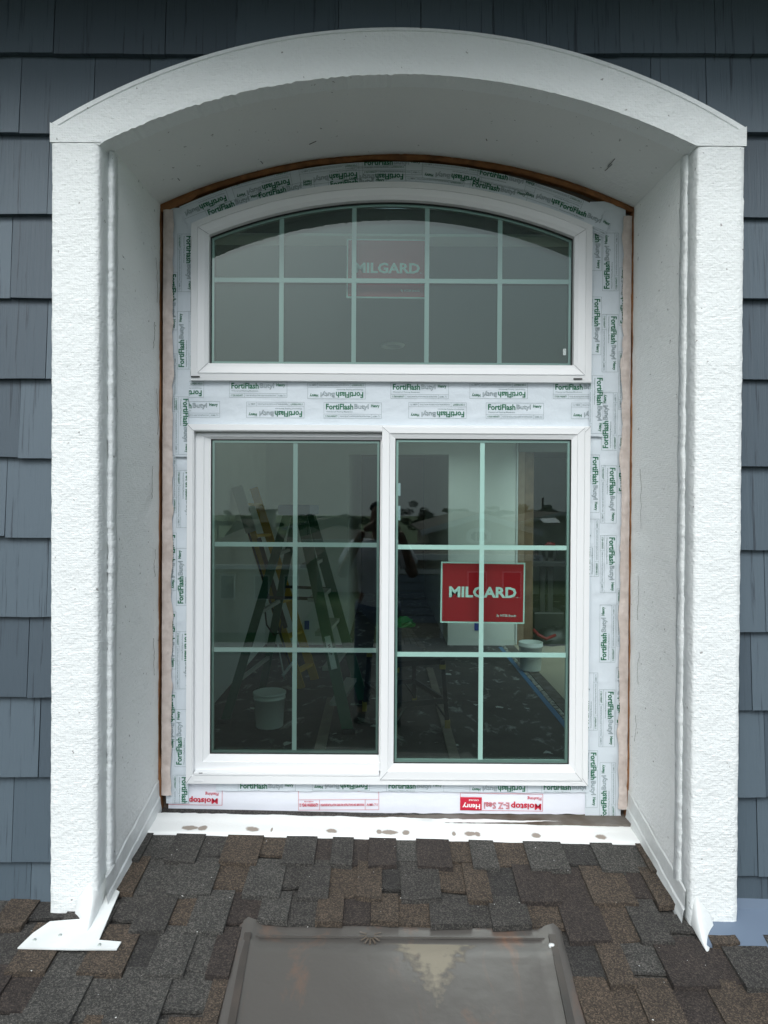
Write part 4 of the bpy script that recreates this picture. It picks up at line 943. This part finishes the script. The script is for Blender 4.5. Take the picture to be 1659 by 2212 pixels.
for t in (0.2, 0.52, 0.8):
    p, q = A1.lerp(TA1, t), B1.lerp(TB1, t); bar('brace', p, q, .03, .03, M_AL, ld, (0, 0, 1))
for (a, ta, b, tb_) in ((A1, TA1, A2, TA2), (B1, TB1, B2, TB2)): bar('spreader', a.lerp(ta, .60), b.lerp(tb_, .60), .012, .028, M_BLK, ld, (0, 1, 0))
cz = (TA1 + TB2) / 2; cap = box('top_cap', cz.x - .14, cz.x + .14, A2.y + .2, B2.y + .12, cz.z - .02, cz.z + .07, M_CAP, ld, .012)
lathe('cap_logo', (cz.x + .06, A2.y + .198, cz.z + .03), [(0, 0)] * 2, M_AL, ld, 6) if False else None
pr_ = Print().add(text_mesh('WERNER', -.075, .075, -.012, .012, .03), 0)
pb = Print(); me_w = pr_.build('print', [M_BLK]); ow = link('rail_sticker', me_w, ld)
mid = A2.lerp(TA2, .36); dirv = (TA2 - A2).normalized()
sv = barv(mid - dirv * .14, mid + dirv * .14, .002, .05, (0, 1, 0)); so_ = mesh('rail_label', [Vector(p) + Vector((0, -.02, 0)) for p in sv], BOXF, M_SIGNB, ld)
ow.matrix_parent_inverse = Matrix.Identity(4); ow.location = mid - Vector((0.8 * 0, 0, 0)) - Vector(ld.location) + Vector((0, -.024, 0)); ow.rotation_euler = (0, math.atan2(-dirv.x, dirv.z) * -1 + math.pi / 2, 0)
tube('power_cord', [P(572, 1270, A1.y + .9), P(570, 1300, A1.y + .85), P(576, 1350, A1.y + .8), P(592, 1372, A1.y + .8), P(605, 1366, A1.y + .8), P(610, 1340, A1.y + .8)], .009, M_BLK, ld)
# --- yellow folded ladder leaning on the left wall
M_YE = mat('ladder_yellow', (0.50, 0.30, 0.012), .5)
yl = empty('leaning_ladder', (-0.83, 4.55, 0)); tag(yl, 'folded yellow ladder with black edges leaning behind the green ladder', 'ladder')
y0 = on_floor(650, 1487); y1 = P(514, 1056, 4.7); y0b = y0 + Vector((.09, .06, 0)); y1b = y1 + Vector((.10, .06, .02))
bar('rail', y0, y1, .03, .09, M_YE, yl, (0, 1, 0)); bar('rail', y0b + Vector((.02, .3, 0)), y1b + Vector((.0, .3, 0)), .03, .09, M_YE, yl, (0, 1, 0))
dv = (y1 - y0)
for t in (.08, .25, .42, .59, .76, .92): bar('step', y0 + dv * t, y0b + Vector((.02, .3, 0)) + dv * t, .03, .07, M_YE, yl, (0, 0, 1))
bar('edge_strip', y0 + dv * .02 + Vector((-.03, -.02, 0)), y1 + Vector((-.03, -.02, 0)), .012, .02, M_BLK, yl, (0, 1, 0)); bar('edge_strip', y0 + dv * .3 + Vector((.045, -.02, 0)), y0 + dv * .75 + Vector((.06, -.02, 0)), .02, .045, M_BLK, yl, (0, 1, 0))
bar('head_cap', y0 + dv * .78 + Vector((.0, -.02, 0)), y1 + dv * .01 + Vector((0, -.02, 0)), .05, .11, M_AL, yl, (0, 1, 0))
# --- buckets
M_BK = mat('bucket_plastic', (0.72, 0.76, 0.72), .45)
def bucket(c, r, h, lid, label):
    e = empty('bucket', c); tag(e, label, 'bucket', 'white paint buckets')
    if lid:
        lathe('body', c, [(0, .002), (r * .86, .002), (r * .88, .008), (r * .98, h * .80), (r * 1.03, h * .80), (r * 1.03, h * .86), (r * .99, h * .87), (r * .99, h * .93)], M_BK, e)
        lathe('lid', c, [(r * 1.0, h * .93), (r * 1.06, h * .93), (r * 1.07, h * .985), (r * 1.0, h), (r * .95, h * .985), (0, h * .98)], M_BK, e)
    else:
        lathe('body', c, [(0, .002), (r * .84, .002), (r * .86, .01), (r * .97, h * .84), (r * 1.03, h * .84), (r * 1.03, h * .9), (r, h * .9), (r * 1.02, h), (r * .97, h), (r * .82, .02), (0, .02)], M_BK, e)
        tube('wire_handle', [(c[0] + r * 1.02 * math.cos(t), c[1] - r * .5 * abs(math.sin(t)) - r * .55, c[2] + h * .86 - h * .42 * math.sin(t)) for t in [math.pi * k / 10 for k in range(11)]], .003, M_AL, e, 6)
p = on_floor(582, 1568); bucket((p.x, p.y, 0), .133, .30, True, 'white lidded bucket on the dark floor under the green ladder')
p = on_floor(1146, 1449); bucket((p.x, p.y, .012), .137, .325, False, 'open white bucket with wire handle on the threshold')
# --- black folding work platform
wp = empty('work_platform', (0.2, 3.5, 0)); tag(wp, 'small black folding work platform with yellow feet on the dark floor', 'platform')
c1, c2, c3, c4 = Vector((.098, 3.07, 0)), Vector((.55, 3.22, 0)), Vector((.30, 3.92, 0)), Vector((-.17, 3.75, 0))
hT = .59; tp = lambda c, k=.12: Vector((c.x + (0.19 - c.x) * k, c.y + (3.5 - c.y) * k, hT))
TP = [tp(c) for c in (c1, c2, c3, c4)]
v = [q + Vector((0, 0, h)) for h in (-.035, .012) for q in TP]; mesh('deck', v, [(3, 2, 1, 0), (4, 5, 6, 7), (0, 1, 5, 4), (1, 2, 6, 5), (2, 3, 7, 6), (3, 0, 4, 7)], M_BLK, wp)
M_DKM = mat('dark_metal', (0.045, 0.05, 0.05), .4, .4); M_YF = mat('yellow_plastic', (0.35, 0.25, 0.05), .6)
for c, q in zip((c1, c2, c3, c4), TP):
    lg = bar('leg', c + Vector((0, 0, .03)), q, .035, .035, M_BLK, wp); box('foot_cap', c.x - .022, c.x + .022, c.y - .022, c.y + .022, 0.001, .09, M_YF, wp, .004); box('joint_cap', q.x - .026, q.x + .026, q.y - .026, q.y + .026, hT - .075, hT - .036, M_YF, wp, .004)
ml = lambda i, t: (c1, c2, c3, c4)[i].lerp(TP[i], t)
for i, j in ((0, 1), (1, 2), (2, 3), (3, 0)): bar('rung', ml(i, .42), ml(j, .42), .045, .022, M_DKM, wp, (0, 0, 1))
for i, j in ((0, 1), (2, 3)): 
    a, b = ml(i, .42), ml(j, .42); bar('strut', a.lerp(b, .22), ml(i, .16), .015, .02, M_DKM, wp); bar('strut', a.lerp(b, .78), ml(j, .16), .015, .02, M_DKM, wp)
# --- boards and scraps
for i, (pa, pb_, wd, lab) in enumerate((((716, 1511), (687, 1640), .085, 'loose wood strip on the floor left of the ladder foot'), ((928, 1446), (984, 1648), .075, 'loose wood strip running on the floor under the work platform'))):
    a, b = on_floor(*pa), on_floor(*pb_); o = bar('wood_strip', a + Vector((0, 0, .012)), b + Vector((0, 0, .012)), wd, .02, mat('strip_wood%d' % i, (0.27, .23, .18), .8, vary=(6, .2, (.17, .14, .11))), None, (1, 0, 0)); tag(o, lab, 'board', 'loose boards')
pk = empty('plank_stack', (.3, 7.3, 0)); tag(pk, 'flat grey-brown planks lying through the far doorway', 'planks')
q0, q1, q2, q3 = on_floor(855, 1360), on_floor(886, 1360), on_floor(922, 1405), on_floor(845, 1405)
for k in range(5):
    t0, t1 = k / 5 + .01, (k + 1) / 5 - .01; pp = [q0.lerp(q1, t0), q0.lerp(q1, t1), q3.lerp(q2, t1), q3.lerp(q2, t0)]
    mesh('plank', [a + Vector((0, 0, .002)) for a in pp] + [a + Vector((0, 0, .03 + .003 * (k % 2))) for a in pp], [(0, 1, 2, 3), (4, 5, 6, 7), (0, 1, 5, 4), (1, 2, 6, 5), (2, 3, 7, 6), (3, 0, 4, 7)], M_OLDW, pk)
gp = on_floor(872, 1362); v = []; f = []
for j in range(9):
    for i in range(16):
        t = 2 * math.pi * i / 16; ph = j / 8 * math.pi / 2; r = .15 * (1 + .35 * nz(math.cos(t), math.sin(t), j * .3, 2.2))
        v.append((gp.x + r * math.cos(t) * math.cos(ph) * 1.2, gp.y + .2 + r * math.sin(t) * math.cos(ph), .035 + .14 * math.sin(ph) * (1 + .3 * nz(t, j, 3, 1.1))))
for j in range(8):
    for i in range(16): f.append((j * 16 + i, j * 16 + (i + 1) % 16, (j + 1) * 16 + (i + 1) % 16, (j + 1) * 16 + i))
o = mesh('plastic_bag', v, f, mat('bag_green', (0.03, .30, .05), .4)); tag(o, 'crumpled bright green plastic bag on the planks in the doorway', 'bag')
ts = empty('metal_angle', tuple(P(600, 1460, 4.2))); tag(ts, 'thin white metal angle leaning beside the yellow ladder foot', 'scrap')
bar('flange', P(614, 1462, 3.9), P(598, 1380, 4.3), .012, .05, M_PAINT, ts); bar('flange', P(610, 1460, 3.9), P(640, 1422, 4.0), .012, .05, M_PAINT, ts)
# scraps of paint skin and paper on the floor near the window
fr2 = random.Random(9); M_FL = mat('paint_flake', (0.55, .55, .52), .7)
for k in range(26):
    px, py = fr2.uniform(470, 1225), fr2.uniform(1430, 1630); c = on_floor(px, py)
    if c.x > 1.5 or c.y < .4: continue
    n = 7; r = fr2.uniform(.012, .05); v = [(c.x, c.y, .006)]
    for i in range(n):
        t = 2 * math.pi * i / n; q = r * fr2.uniform(.4, 1.3); v.append((c.x + q * math.cos(t) * 1.5, c.y + q * math.sin(t), .003 + fr2.uniform(0, .008)))
    mesh('paint_flake', v, [(0, 1 + i, 1 + (i + 1) % n) for i in range(n)], M_FL, fl_)
# --- tools in the room beyond
tl = empty('saw_stand', (2.55, 8.0, 0)); tag(tl, 'black saw on a stand in the dim room beyond the exposed studs', 'tool')
boxes('post', [(2.36, 2.43, 7.7, 7.78, 0.3, 1.25)], M_BLK, tl); boxes('post', [(2.47, 2.55, 7.7, 7.78, 0.3, 1.25)], M_BLK, tl)
box('table', 2.2, 3.0, 7.55, 8.1, 1.02, 1.10, M_BLK, tl, .01); box('motor_housing', 2.32, 2.62, 7.7, 8.0, 1.10, 1.34, M_BLK, tl, .05); box('base_box', 2.24, 2.7, 7.6, 8.1, 0.0, 0.34, M_BLK, tl, .02)
tube('red_grip', [(2.4, 7.68, 1.30), (2.47, 7.66, 1.36), (2.56, 7.66, 1.34)], .03, mat('tool_red', (.20, .012, .016), .5), tl)
bgp = on_floor(1185, 1395); v = []; f = []
for j in range(7):
    for i in range(14):
        t = 2 * math.pi * i / 14; ph = j / 6 * math.pi / 2; r = .26 * (1 + .3 * nz(math.cos(t), math.sin(t), j * .3, 2.0)); v.append((bgp.x + .1 + r * 1.2 * math.cos(t) * math.cos(ph), bgp.y + .1 + r * .7 * math.sin(t) * math.cos(ph), .004 + .24 * math.sin(ph) * (1 + .4 * nz(t, j, 3, 1.0))))
for j in range(6):
    for i in range(14): f.append((j * 14 + i, j * 14 + (i + 1) % 14, (j + 1) * 14 + (i + 1) % 14, (j + 1) * 14 + i))
tb = mesh('tool_bag', v, f, M_BLK, None, True); tag(tb, 'black tool bag with red strap slumped on the floor by the saw', 'bag')
tube('strap', [P(1152, 1360, bgp.y - .1), P(1164, 1372, bgp.y - .16), P(1180, 1380, bgp.y - .2), P(1200, 1372, bgp.y - .16)], .022, MATS['tool_red'], tb)

# ================================================================== the place behind the camera, mirrored in the glass
GZ = -5.0
M_GRASS = mat('lawn', (0.075, 0.12, 0.03), .9, vary=(1.5, .3, (.05, .085, .02))); M_ROAD = mat('asphalt_road', (0.06, .06, .06), .9); M_CONC = mat('concrete', (0.34, .335, .32), .8)
M_RB = mat('roof_brown', (0.105, .085, .065), .9, vary=(2.5, .2, (.075, .06, .045))); M_WALLB = mat('beige_stucco', (0.40, .36, .29), .85); M_WALLW = mat('pale_stucco', (0.58, .56, .50), .85); M_FAS = mat('white_fascia', (.74, .75, .74), .6)
M_DKGL = mat('far_window_glass', (0.03, .035, .04), .1); M_GAR = mat('garage_blue', (0.22, .26, .30), .6)
struct(mesh('ground', [(-300, 60, GZ), (300, 60, GZ), (300, -500, GZ), (-300, -500, GZ)], [(0, 1, 2, 3)], M_GRASS))
struct(box('road', -120, 120, -29, -17, GZ - .1, GZ + .02, M_ROAD)); 
struct(box('pavement', -120, 120, -16.9, -15.0, GZ - .1, GZ + .14, M_CONC)); struct(box('pavement', -120, 120, -31.3, -29.1, GZ - .1, GZ + .14, M_CONC))
struct(box('driveway', 0.5, 6.0, -33, -31.3, GZ - .1, GZ + .10, M_CONC)); struct(box('driveway', -17.5, -10.5, -34, -31.3, GZ - .1, GZ + .10, M_CONC))
# own lower storey below the roof
ls = boxes('lower_storey', [(-4.1, 4.1, -7.8, -7.6, GZ, Z(-2.95)), (-4.1, -3.9, -7.6, 0.0, GZ, Z(-2.95)), (3.9, 4.1, -7.6, 0.0, GZ, Z(-2.95))], M_WALLW); tag(ls, 'pale lower storey wall below the shingle roof', 'wall')
def mx_(px, yy): return (px - CX) * (yy + D) / F
def mz_(py, yy): return EZ - (py - 1094) * (yy + D) / F
def gable(name, label, yf, xl, xr, xa, ze, za, depth, wall, zg=GZ, over=.5, ring=True):
    """house whose gable faces us (front at y=-yf)"""
    e = empty(name, ((xl + xr) / 2, -yf, zg)); tag(e, label, 'house')
    xm0, xm1 = xl + over, xr - over
    zl = lambda x: ze + (za - ze) * ((x - xl) / (xa - xl) if x < xa else (xr - x) / (xr - xa))
    v = [(xm0, -yf, zg), (xm1, -yf, zg), (xm1, -yf, zl(xm1) - .1), (xa, -yf, za - .1), (xm0, -yf, zl(xm0) - .1)]; v += [(a, -yf - depth, c) for a, b, c in v]
    mesh('wall', v, [(0, 1, 2, 3, 4), (5, 9, 8, 7, 6), (0, 4, 9, 5), (1, 6, 7, 2)], wall, e)
    y0, y1 = -yf + over, -yf - depth
    v = [(xl, y0, ze), (xa, y0, za), (xr, y0, ze), (xl, y1, ze), (xa, y1, za), (xr, y1, ze)]; v += [(a, b, c + .12) for a, b, c in v]
    mesh('roof', v, [(0, 1, 4, 3), (1, 2, 5, 4), (6, 9, 10, 7), (7, 10, 11, 8), (0, 3, 9, 6), (2, 8, 11, 5)], M_RB, e)
    bars('fascia', [((xl, y0 + .02, ze - .05), (xa, y0 + .02, za - .05), .32, .05, (0, 0, 1)), ((xa, y0 + .02, za - .05), (xr, y0 + .02, ze - .05), .32, .05, (0, 0, 1))], M_FAS, e)
    return e
yH = 38
H1 = gable('gable_house', 'beige gabled house with octagonal attic window mirrored in the right sash', yH, mx_(908, yH), mx_(1168, yH), mx_(1037, yH), mz_(1148, yH), mz_(1110, yH), 14, M_WALLB)
ox, oz = mx_(1034, yH), mz_(1157, yH)
def octo(r0, r1, y): return [(ox + r0 * math.copysign(1, a) * abs(a), y, oz + r1 * b) for a, b in ((1, .45), (.55, 1), (-.55, 1), (-1, .45), (-1, -.45), (-.55, -1), (.55, -1), (1, -.45))]
fr0 = loft('window', [octo(.72, .48, -yH), octo(.72, .48, -yH + .12), octo(.46, .28, -yH + .12), octo(.46, .28, -yH + .02)], M_FAS, H1); mesh('pane', octo(.46, .28, -yH + .03), [tuple(range(8))], M_DKGL, fr0)
bars('glazing_bar', [((ox - .46, -yH + .06, oz), (ox + .46, -yH + .06, oz), .05, .04)] + [((ox + k, -yH + .06, oz - .28), (ox + k, -yH + .06, oz + .28), .05, .04) for k in (-.16, .16)], M_FAS, fr0)
# projecting garage with low roof, white beam and horizontal-panel door
gx0, gx1 = mx_(845, 33), mx_(1150, 33)
v = [(gx0 - .4, -32.4, mz_(1196, 33)), (gx1 + .4, -32.4, mz_(1196, 33)), (gx1 + .4, -38, mz_(1172, 38)), (gx0 - .4, -38, mz_(1172, 38))]; mesh('roof', v + [(a, b, c - .15) for a, b, c in v], [(0, 1, 2, 3), (7, 6, 5, 4), (0, 4, 5, 1), (1, 5, 6, 2), (3, 7, 4, 0)], M_RB, H1)
box('fascia', gx0 - .4, gx1 + .4, -32.4, -32.3, mz_(1207, 33), mz_(1194, 33), M_FAS, H1); box('wall', gx0, gx1, -38, -33.02, GZ, mz_(1200, 33), M_WALLB, H1)
boxes('garage_surround', [(mx_(850, 33), mx_(958, 33), -33, -32.85, mz_(1238, 33), mz_(1228, 33)), (mx_(850, 33), mx_(856, 33), -33, -32.85, GZ, mz_(1238, 33)), (mx_(952, 33), mx_(958, 33), -33, -32.85, GZ, mz_(1238, 33))], M_FAS, H1)
for k in range(6):
    za, zb_ = mz_(1345, 33) + (mz_(1240, 33) - mz_(1345, 33)) * k / 6, mz_(1345, 33) + (mz_(1240, 33) - mz_(1345, 33)) * (k + 1) / 6
    box('garage_panel', mx_(857, 33), mx_(951, 33), -33, -32.92, za + .02, zb_ - .02, M_GAR, H1)
for px in (1010, 1085):
    wn_ = box('window', mx_(px, 33), mx_(px + 42, 33), -33.0, -32.92, mz_(1290, 33), mz_(1232, 33), M_FAS, H1); box('pane', mx_(px + 3, 33), mx_(px + 39, 33), -32.93, -32.9, mz_(1287, 33), mz_(1235, 33), M_DKGL, wn_)
# roof with bright skylights behind, right
H2 = gable('gable_house', 'low brown-roofed house with bright skylights mirrored beyond the gabled house', 62, mx_(1060, 62), mx_(1420, 62), mx_(1210, 62), mz_(1140, 62), mz_(1106, 62), 12, M_WALLW)
o = mesh('skylight', [(mx_(1165, 55), -55, mz_(1118, 55)), (mx_(1200, 55), -55, mz_(1116, 55)), (mx_(1210, 53), -53, mz_(1126, 53)), (mx_(1176, 53), -53, mz_(1127, 53))], [(0, 1, 2, 3)], M_FAS, H2)
# left house with long roof
def hip(name, label, yf, xl, xr, ze, zr, depth, wall, inset=3):
    e = empty(name, ((xl + xr) / 2, -yf, GZ)); tag(e, label, 'house')
    o = boxes('wall', [(xl + .6, xr - .6, -yf - depth + .6, -yf - .6, GZ, ze)], wall, e)
    v = [(xl, -yf, ze), (xr, -yf, ze), (xr, -yf - depth, ze), (xl, -yf - depth, ze), (xl + inset, -yf - depth / 2, zr), (xr - inset, -yf - depth / 2, zr)]
    mesh('roof', v, [(0, 1, 5, 4), (1, 2, 5), (2, 3, 4, 5), (3, 0, 4), (0, 3, 2, 1)], M_RB, e)
    boxes('fascia', [(xl - .02, xr + .02, -yf - .02, -yf + .08, ze - .22, ze + .02)], M_FAS, e)
    return e
H3 = hip('hip_house', 'brown hip-roofed house mirrored in the left sash behind the ladder', 34, mx_(330, 34), mx_(660, 34), mz_(1222, 34), mz_(1123, 40), 13, M_WALLB, 5)
for px in (470, 545, 610):
    wn_ = box('window', mx_(px, 34), mx_(px + 34, 34), -34.62, -34.5, mz_(1300, 34), mz_(1245, 34), M_FAS, H3); box('pane', mx_(px + 3, 34), mx_(px + 31, 34), -34.52, -34.47, mz_(1297, 34), mz_(1248, 34), M_DKGL, wn_)
ch = box('chimney', mx_(562, 40), mx_(590, 40), -41, -40, mz_(1160, 40), mz_(1106, 40), M_WALLW, H3); box('chimney_cap', mx_(558, 40), mx_(594, 40), -41.1, -39.9, mz_(1106, 40), mz_(1101, 40), M_CONC, ch)
H4 = hip('hip_house', 'low pale house with light roof edge mirrored beside the photographer', 52, mx_(640, 52), mx_(800, 52), mz_(1166, 52), mz_(1136, 52), 12, M_WALLW, 3)
H5 = gable('gable_house', 'small distant gabled house mirrored above the ladder cap', 75, mx_(610, 75), mx_(760, 75), mx_(680, 75), mz_(1143, 75), mz_(1124, 75), 10, M_WALLW)
# trees
def tree(label, px, py, yy, rx, rz, seed, col):
    rg = random.Random(seed); x, z = mx_(px, yy), mz_(py, yy)
    e = empty('leafy_tree', (x, -yy, GZ)); tag(e, label, 'tree', 'trees mirrored along the skyline')
    tube('trunk', [(x, -yy, GZ), (x + .1, -yy, GZ + (z - GZ) * .5), (x, -yy, z)], [rx * .09, rx * .07, rx * .03], M_OLDW, e, 7)
    v = []; f = []
    cl_ = [(rg.gauss(0, .45), rg.gauss(0, .45), rg.gauss(0, .42)) for _ in range(16)]
    for a, b, c in cl_:
        for _ in range(170):
            q = Vector((rg.gauss(0, 1), rg.gauss(0, 1), rg.gauss(0, 1))).normalized() * rg.uniform(.5, 1) * .34
            p = Vector((x + (a + q.x) * rx, -yy + (b + q.y) * rx, z + (c + q.z) * rz)); s = rx * .045
            u = Vector((rg.gauss(0, 1), rg.gauss(0, 1), rg.gauss(0, 1))).normalized(); w_ = u.orthogonal().normalized(); k = len(v)
            v += [p - u * s, p + w_ * s * .6, p + u * s, p - w_ * s * .6]; f.append((k, k + 1, k + 2, k + 3))
    mesh('crown', v, f, col, e)
M_LF = [mat('leaf_dark', (.035, .06, .022), .8), mat('leaf_olive', (.065, .075, .03), .8)]
T = [(510, 1120, 60, 1.6, 1.6, 'small dark tree mirrored left of the yellow ladder'), (551, 1112, 70, 1.8, 2.2, 'small tree mirrored beside the chimney'), (664, 1122, 64, 2.2, 2.0, 'dark tree mirrored just under the ladder cap'),
     (735, 1128, 58, 3.0, 2.2, 'broad olive tree mirrored left of the photographer'), (760, 1124, 66, 2.2, 2.0, 'olive tree mirrored at the photographer shoulder'), (905, 1118, 60, 2.4, 2.4, 'dark round tree mirrored right of the centre stile'), (935, 1122, 72, 2.8, 1.8, 'wide dark tree mirrored above the dark doorway'),
     (995, 1108, 70, 3.4, 1.9, 'pale tree mirrored behind the gabled roof, left of its ridge'), (1065, 1105, 78, 3.6, 1.6, 'tree mirrored behind the gabled roof, right of its ridge'), (1150, 1102, 90, 4.2, 2.6, 'tree mirrored at the foot of the power pole'), (1185, 1104, 92, 3.4, 2.4, 'tree mirrored right of the power pole'), (1222, 1108, 80, 3.6, 1.6, 'tree mirrored at the right edge of the right sash'),
     (590, 1128, 90, 3.0, 1.6, 'low far tree mirrored behind the chimney'), (470, 1128, 85, 4.0, 1.3, 'low tree mirrored at the left edge of the left sash'), (700, 1122, 110, 4.0, 1.6, 'far low tree mirrored between ladder and olive trees')]
for i, (px, py, yy, rx, rz, lab) in enumerate(T): tree(lab, px, py + 4, yy, rx * .62, rz * .42, 100 + i, M_LF[i % 2])
# power poles
for px, ptop, yy, lab in ((1077, 1092, 85, 'thin power pole mirrored behind the gabled roof'), (1172, 1073, 75, 'tall power pole with crossarms mirrored at upper right of the sash')):
    x = mx_(px, yy); zt = mz_(ptop, yy); e = empty('power_pole', (x, -yy, GZ)); tag(e, lab, 'power pole', 'power poles')
    tube('pole', [(x, -yy, GZ), (x, -yy, zt)], [.2, .13], M_OLDW, e, 8); bars('crossarm', [((x - 1.0, -yy, zt - .25), (x + 1.0, -yy, zt - .25), .14, .12), ((x - 1.2, -yy, zt - 1.0), (x + 1.2, -yy, zt - 1.0), .14, .12)], M_OLDW, e)

# ================================================================== the photographer, mirrored in the glass
def skin(name, verts, edges, rad, m, parent=None, sub=2, root=0):
    me = bpy.data.meshes.new(name); me.from_pydata(verts, edges, []); o = bpy.data.objects.new(name, me); COL.objects.link(o)
    md = o.modifiers.new('s', 'SKIN'); md.use_smooth_shade = True
    for i, r in enumerate(rad):
        sv = me.skin_vertices[0].data[i]; sv.radius = r if isinstance(r, tuple) else (r, r); sv.use_root = (i == root)
    o.modifiers.new('d', 'SUBSURF').levels = sub
    dg = bpy.context.evaluated_depsgraph_get(); m2 = bpy.data.meshes.new_from_object(o.evaluated_get(dg)); bpy.data.objects.remove(o)
    m2.materials.clear(); m2.materials.append(m); m2.polygons.foreach_set('use_smooth', [True] * len(m2.polygons)); m2.name = name
    return link(name, m2, parent)
PX, PY = -0.045, -2.98
pz = ROOF(PX, PY) + 0.006
M_SKIN = mat('skin', (0.26, .15, .10), .6); M_TEE = mat('grey_tee', (0.85, .86, .90), .9, bump=(9, .6, .02)); M_JEAN = mat('blue_jeans', (0.07, .10, .17), .9, bump=(20, .6, .01), vary=(12, .25, (.11, .15, .22))); M_CAP2 = mat('dark_cap', (.02, .02, .025), .8); M_SHOE = mat('dark_shoe', (.03, .028, .026), .6)
def pp(x, y, z): return (PX + x, PY + y, pz + z)
V = [pp(0, 0, .96), pp(0, .0, 1.15), pp(0, 0, 1.36), pp(0, 0, 1.47), pp(0, .01, 1.53), pp(0, .03, 1.60), pp(0, .035, 1.69), pp(0, .02, 1.76),
     pp(-.19, 0, 1.41), pp(-.30, .07, 1.18), pp(-.115, .285, 1.56), pp(.19, 0, 1.41), pp(.29, .07, 1.19), pp(.165, .285, 1.56),
     pp(-.10, 0, .90), pp(-.12, .02, .50), pp(-.13, -.01, .09), pp(-.15, .12, .035), pp(.10, 0, .90), pp(.12, .03, .50), pp(.14, 0, .09), pp(.16, .13, .035), pp(0, .135, 1.655)]
E = [(0, 1), (1, 2), (2, 3), (3, 4), (4, 5), (5, 6), (6, 7), (2, 8), (8, 9), (9, 10), (2, 11), (11, 12), (12, 13), (0, 14), (14, 15), (15, 16), (16, 17), (0, 18), (18, 19), (19, 20), (20, 21), (6, 22)]
RD = [(.155, .11), (.15, .105), (.17, .11), .06, .055, .075, (.082, .095), .06, .062, .046, .032, .062, .046, .032, .085, .06, .04, .032, .085, .06, .04, .032, .016]
pe = skin('person', V, E, RD, M_SKIN); tag(pe, 'person in grey tee shirt and blue jeans photographing with a phone, mirrored in glass', 'person')
skin('tee_shirt', [pp(0, 0, .86), pp(0, 0, 1.0), pp(0, 0, 1.18), pp(0, 0, 1.37), pp(0, 0, 1.475), pp(-.19, 0, 1.41), pp(-.275, .05, 1.24), pp(.19, 0, 1.41), pp(.27, .05, 1.25)], [(0, 1), (1, 2), (2, 3), (3, 4), (3, 5), (5, 6), (3, 7), (7, 8)], [(.19, .145), (.175, .13), (.17, .125), (.185, .125), .07, .085, .088, .085, .088], M_TEE, pe, 2, 2)
skin('jeans', [pp(0, 0, .98), pp(-.10, 0, .88), pp(-.12, .02, .50), pp(-.13, -.01, .09), pp(.10, 0, .88), pp(.12, .03, .50), pp(.14, 0, .09)], [(0, 1), (1, 2), (2, 3), (0, 4), (4, 5), (5, 6)], [(.165, .12), .10, .08, .068, .10, .08, .068], M_JEAN, pe, 2)
for s in (-1, 1): skin('shoe', [pp(.14 * s, -.06, .05), pp(.145 * s, .06, .045), pp(.16 * s, .17, .035)], [(0, 1), (1, 2)], [.05, .05, .036], M_SHOE, pe, 2)
skin('cap', [pp(0, .01, 1.70), pp(0, .01, 1.765), pp(0, -.1, 1.70)], [(0, 1), (1, 2)], [(.098, .108), .07, .03], M_CAP2, pe, 2)
# hands: palm and five fingers each, round the phone's edges
def hand(s):
    w_ = Vector((.14 + .005, .285, 1.56)); wx = (.165 if s > 0 else -.115)
    cxp = 0.045   # phone centre in the person's frame (camera axis x = 0)
    a = Vector((wx, .29, 1.565)); pm = Vector((cxp + s * .075, .315, 1.60))
    vs = [a, pm]; es = [(0, 1)]; rd = [.028, .03]
    for k, (dz, ln) in enumerate(((.045, .9), (.025, 1.0), (.004, .95), (-.016, .8))):
        b = Vector((cxp + s * .072, .325, 1.60 + dz)); c_ = Vector((cxp + s * .055, .352, 1.605 + dz)); d_ = Vector((cxp + s * (.055 - .018 * ln), .357, 1.605 + dz)); i = len(vs)
        vs += [b, c_, d_]; es += [(1, i), (i, i + 1), (i + 1, i + 2)]; rd += [.0105, .009, .0075]
    i = len(vs); vs += [Vector((cxp + s * .062, .315, 1.565)), Vector((cxp + s * .035, .322, 1.56))]; es += [(1, i), (i, i + 1)]; rd += [.012, .009]
    skin('hand', [pp(*q) for q in vs], es, rd, M_SKIN, pe, 1)
hand(-1); hand(1)
ph = box('phone', -0.036, 0.036, -D - 0.020, -D - 0.011, EZ - 0.115, EZ + 0.035, M_BLK, None, .003); tag(ph, 'black phone held up in front of the photographer face', 'phone')
lathe('lens_ring', (0.0, -D - .0105, EZ), [(0.004, 0), (.008, 0)], M_DKM, ph, 12) if False else None
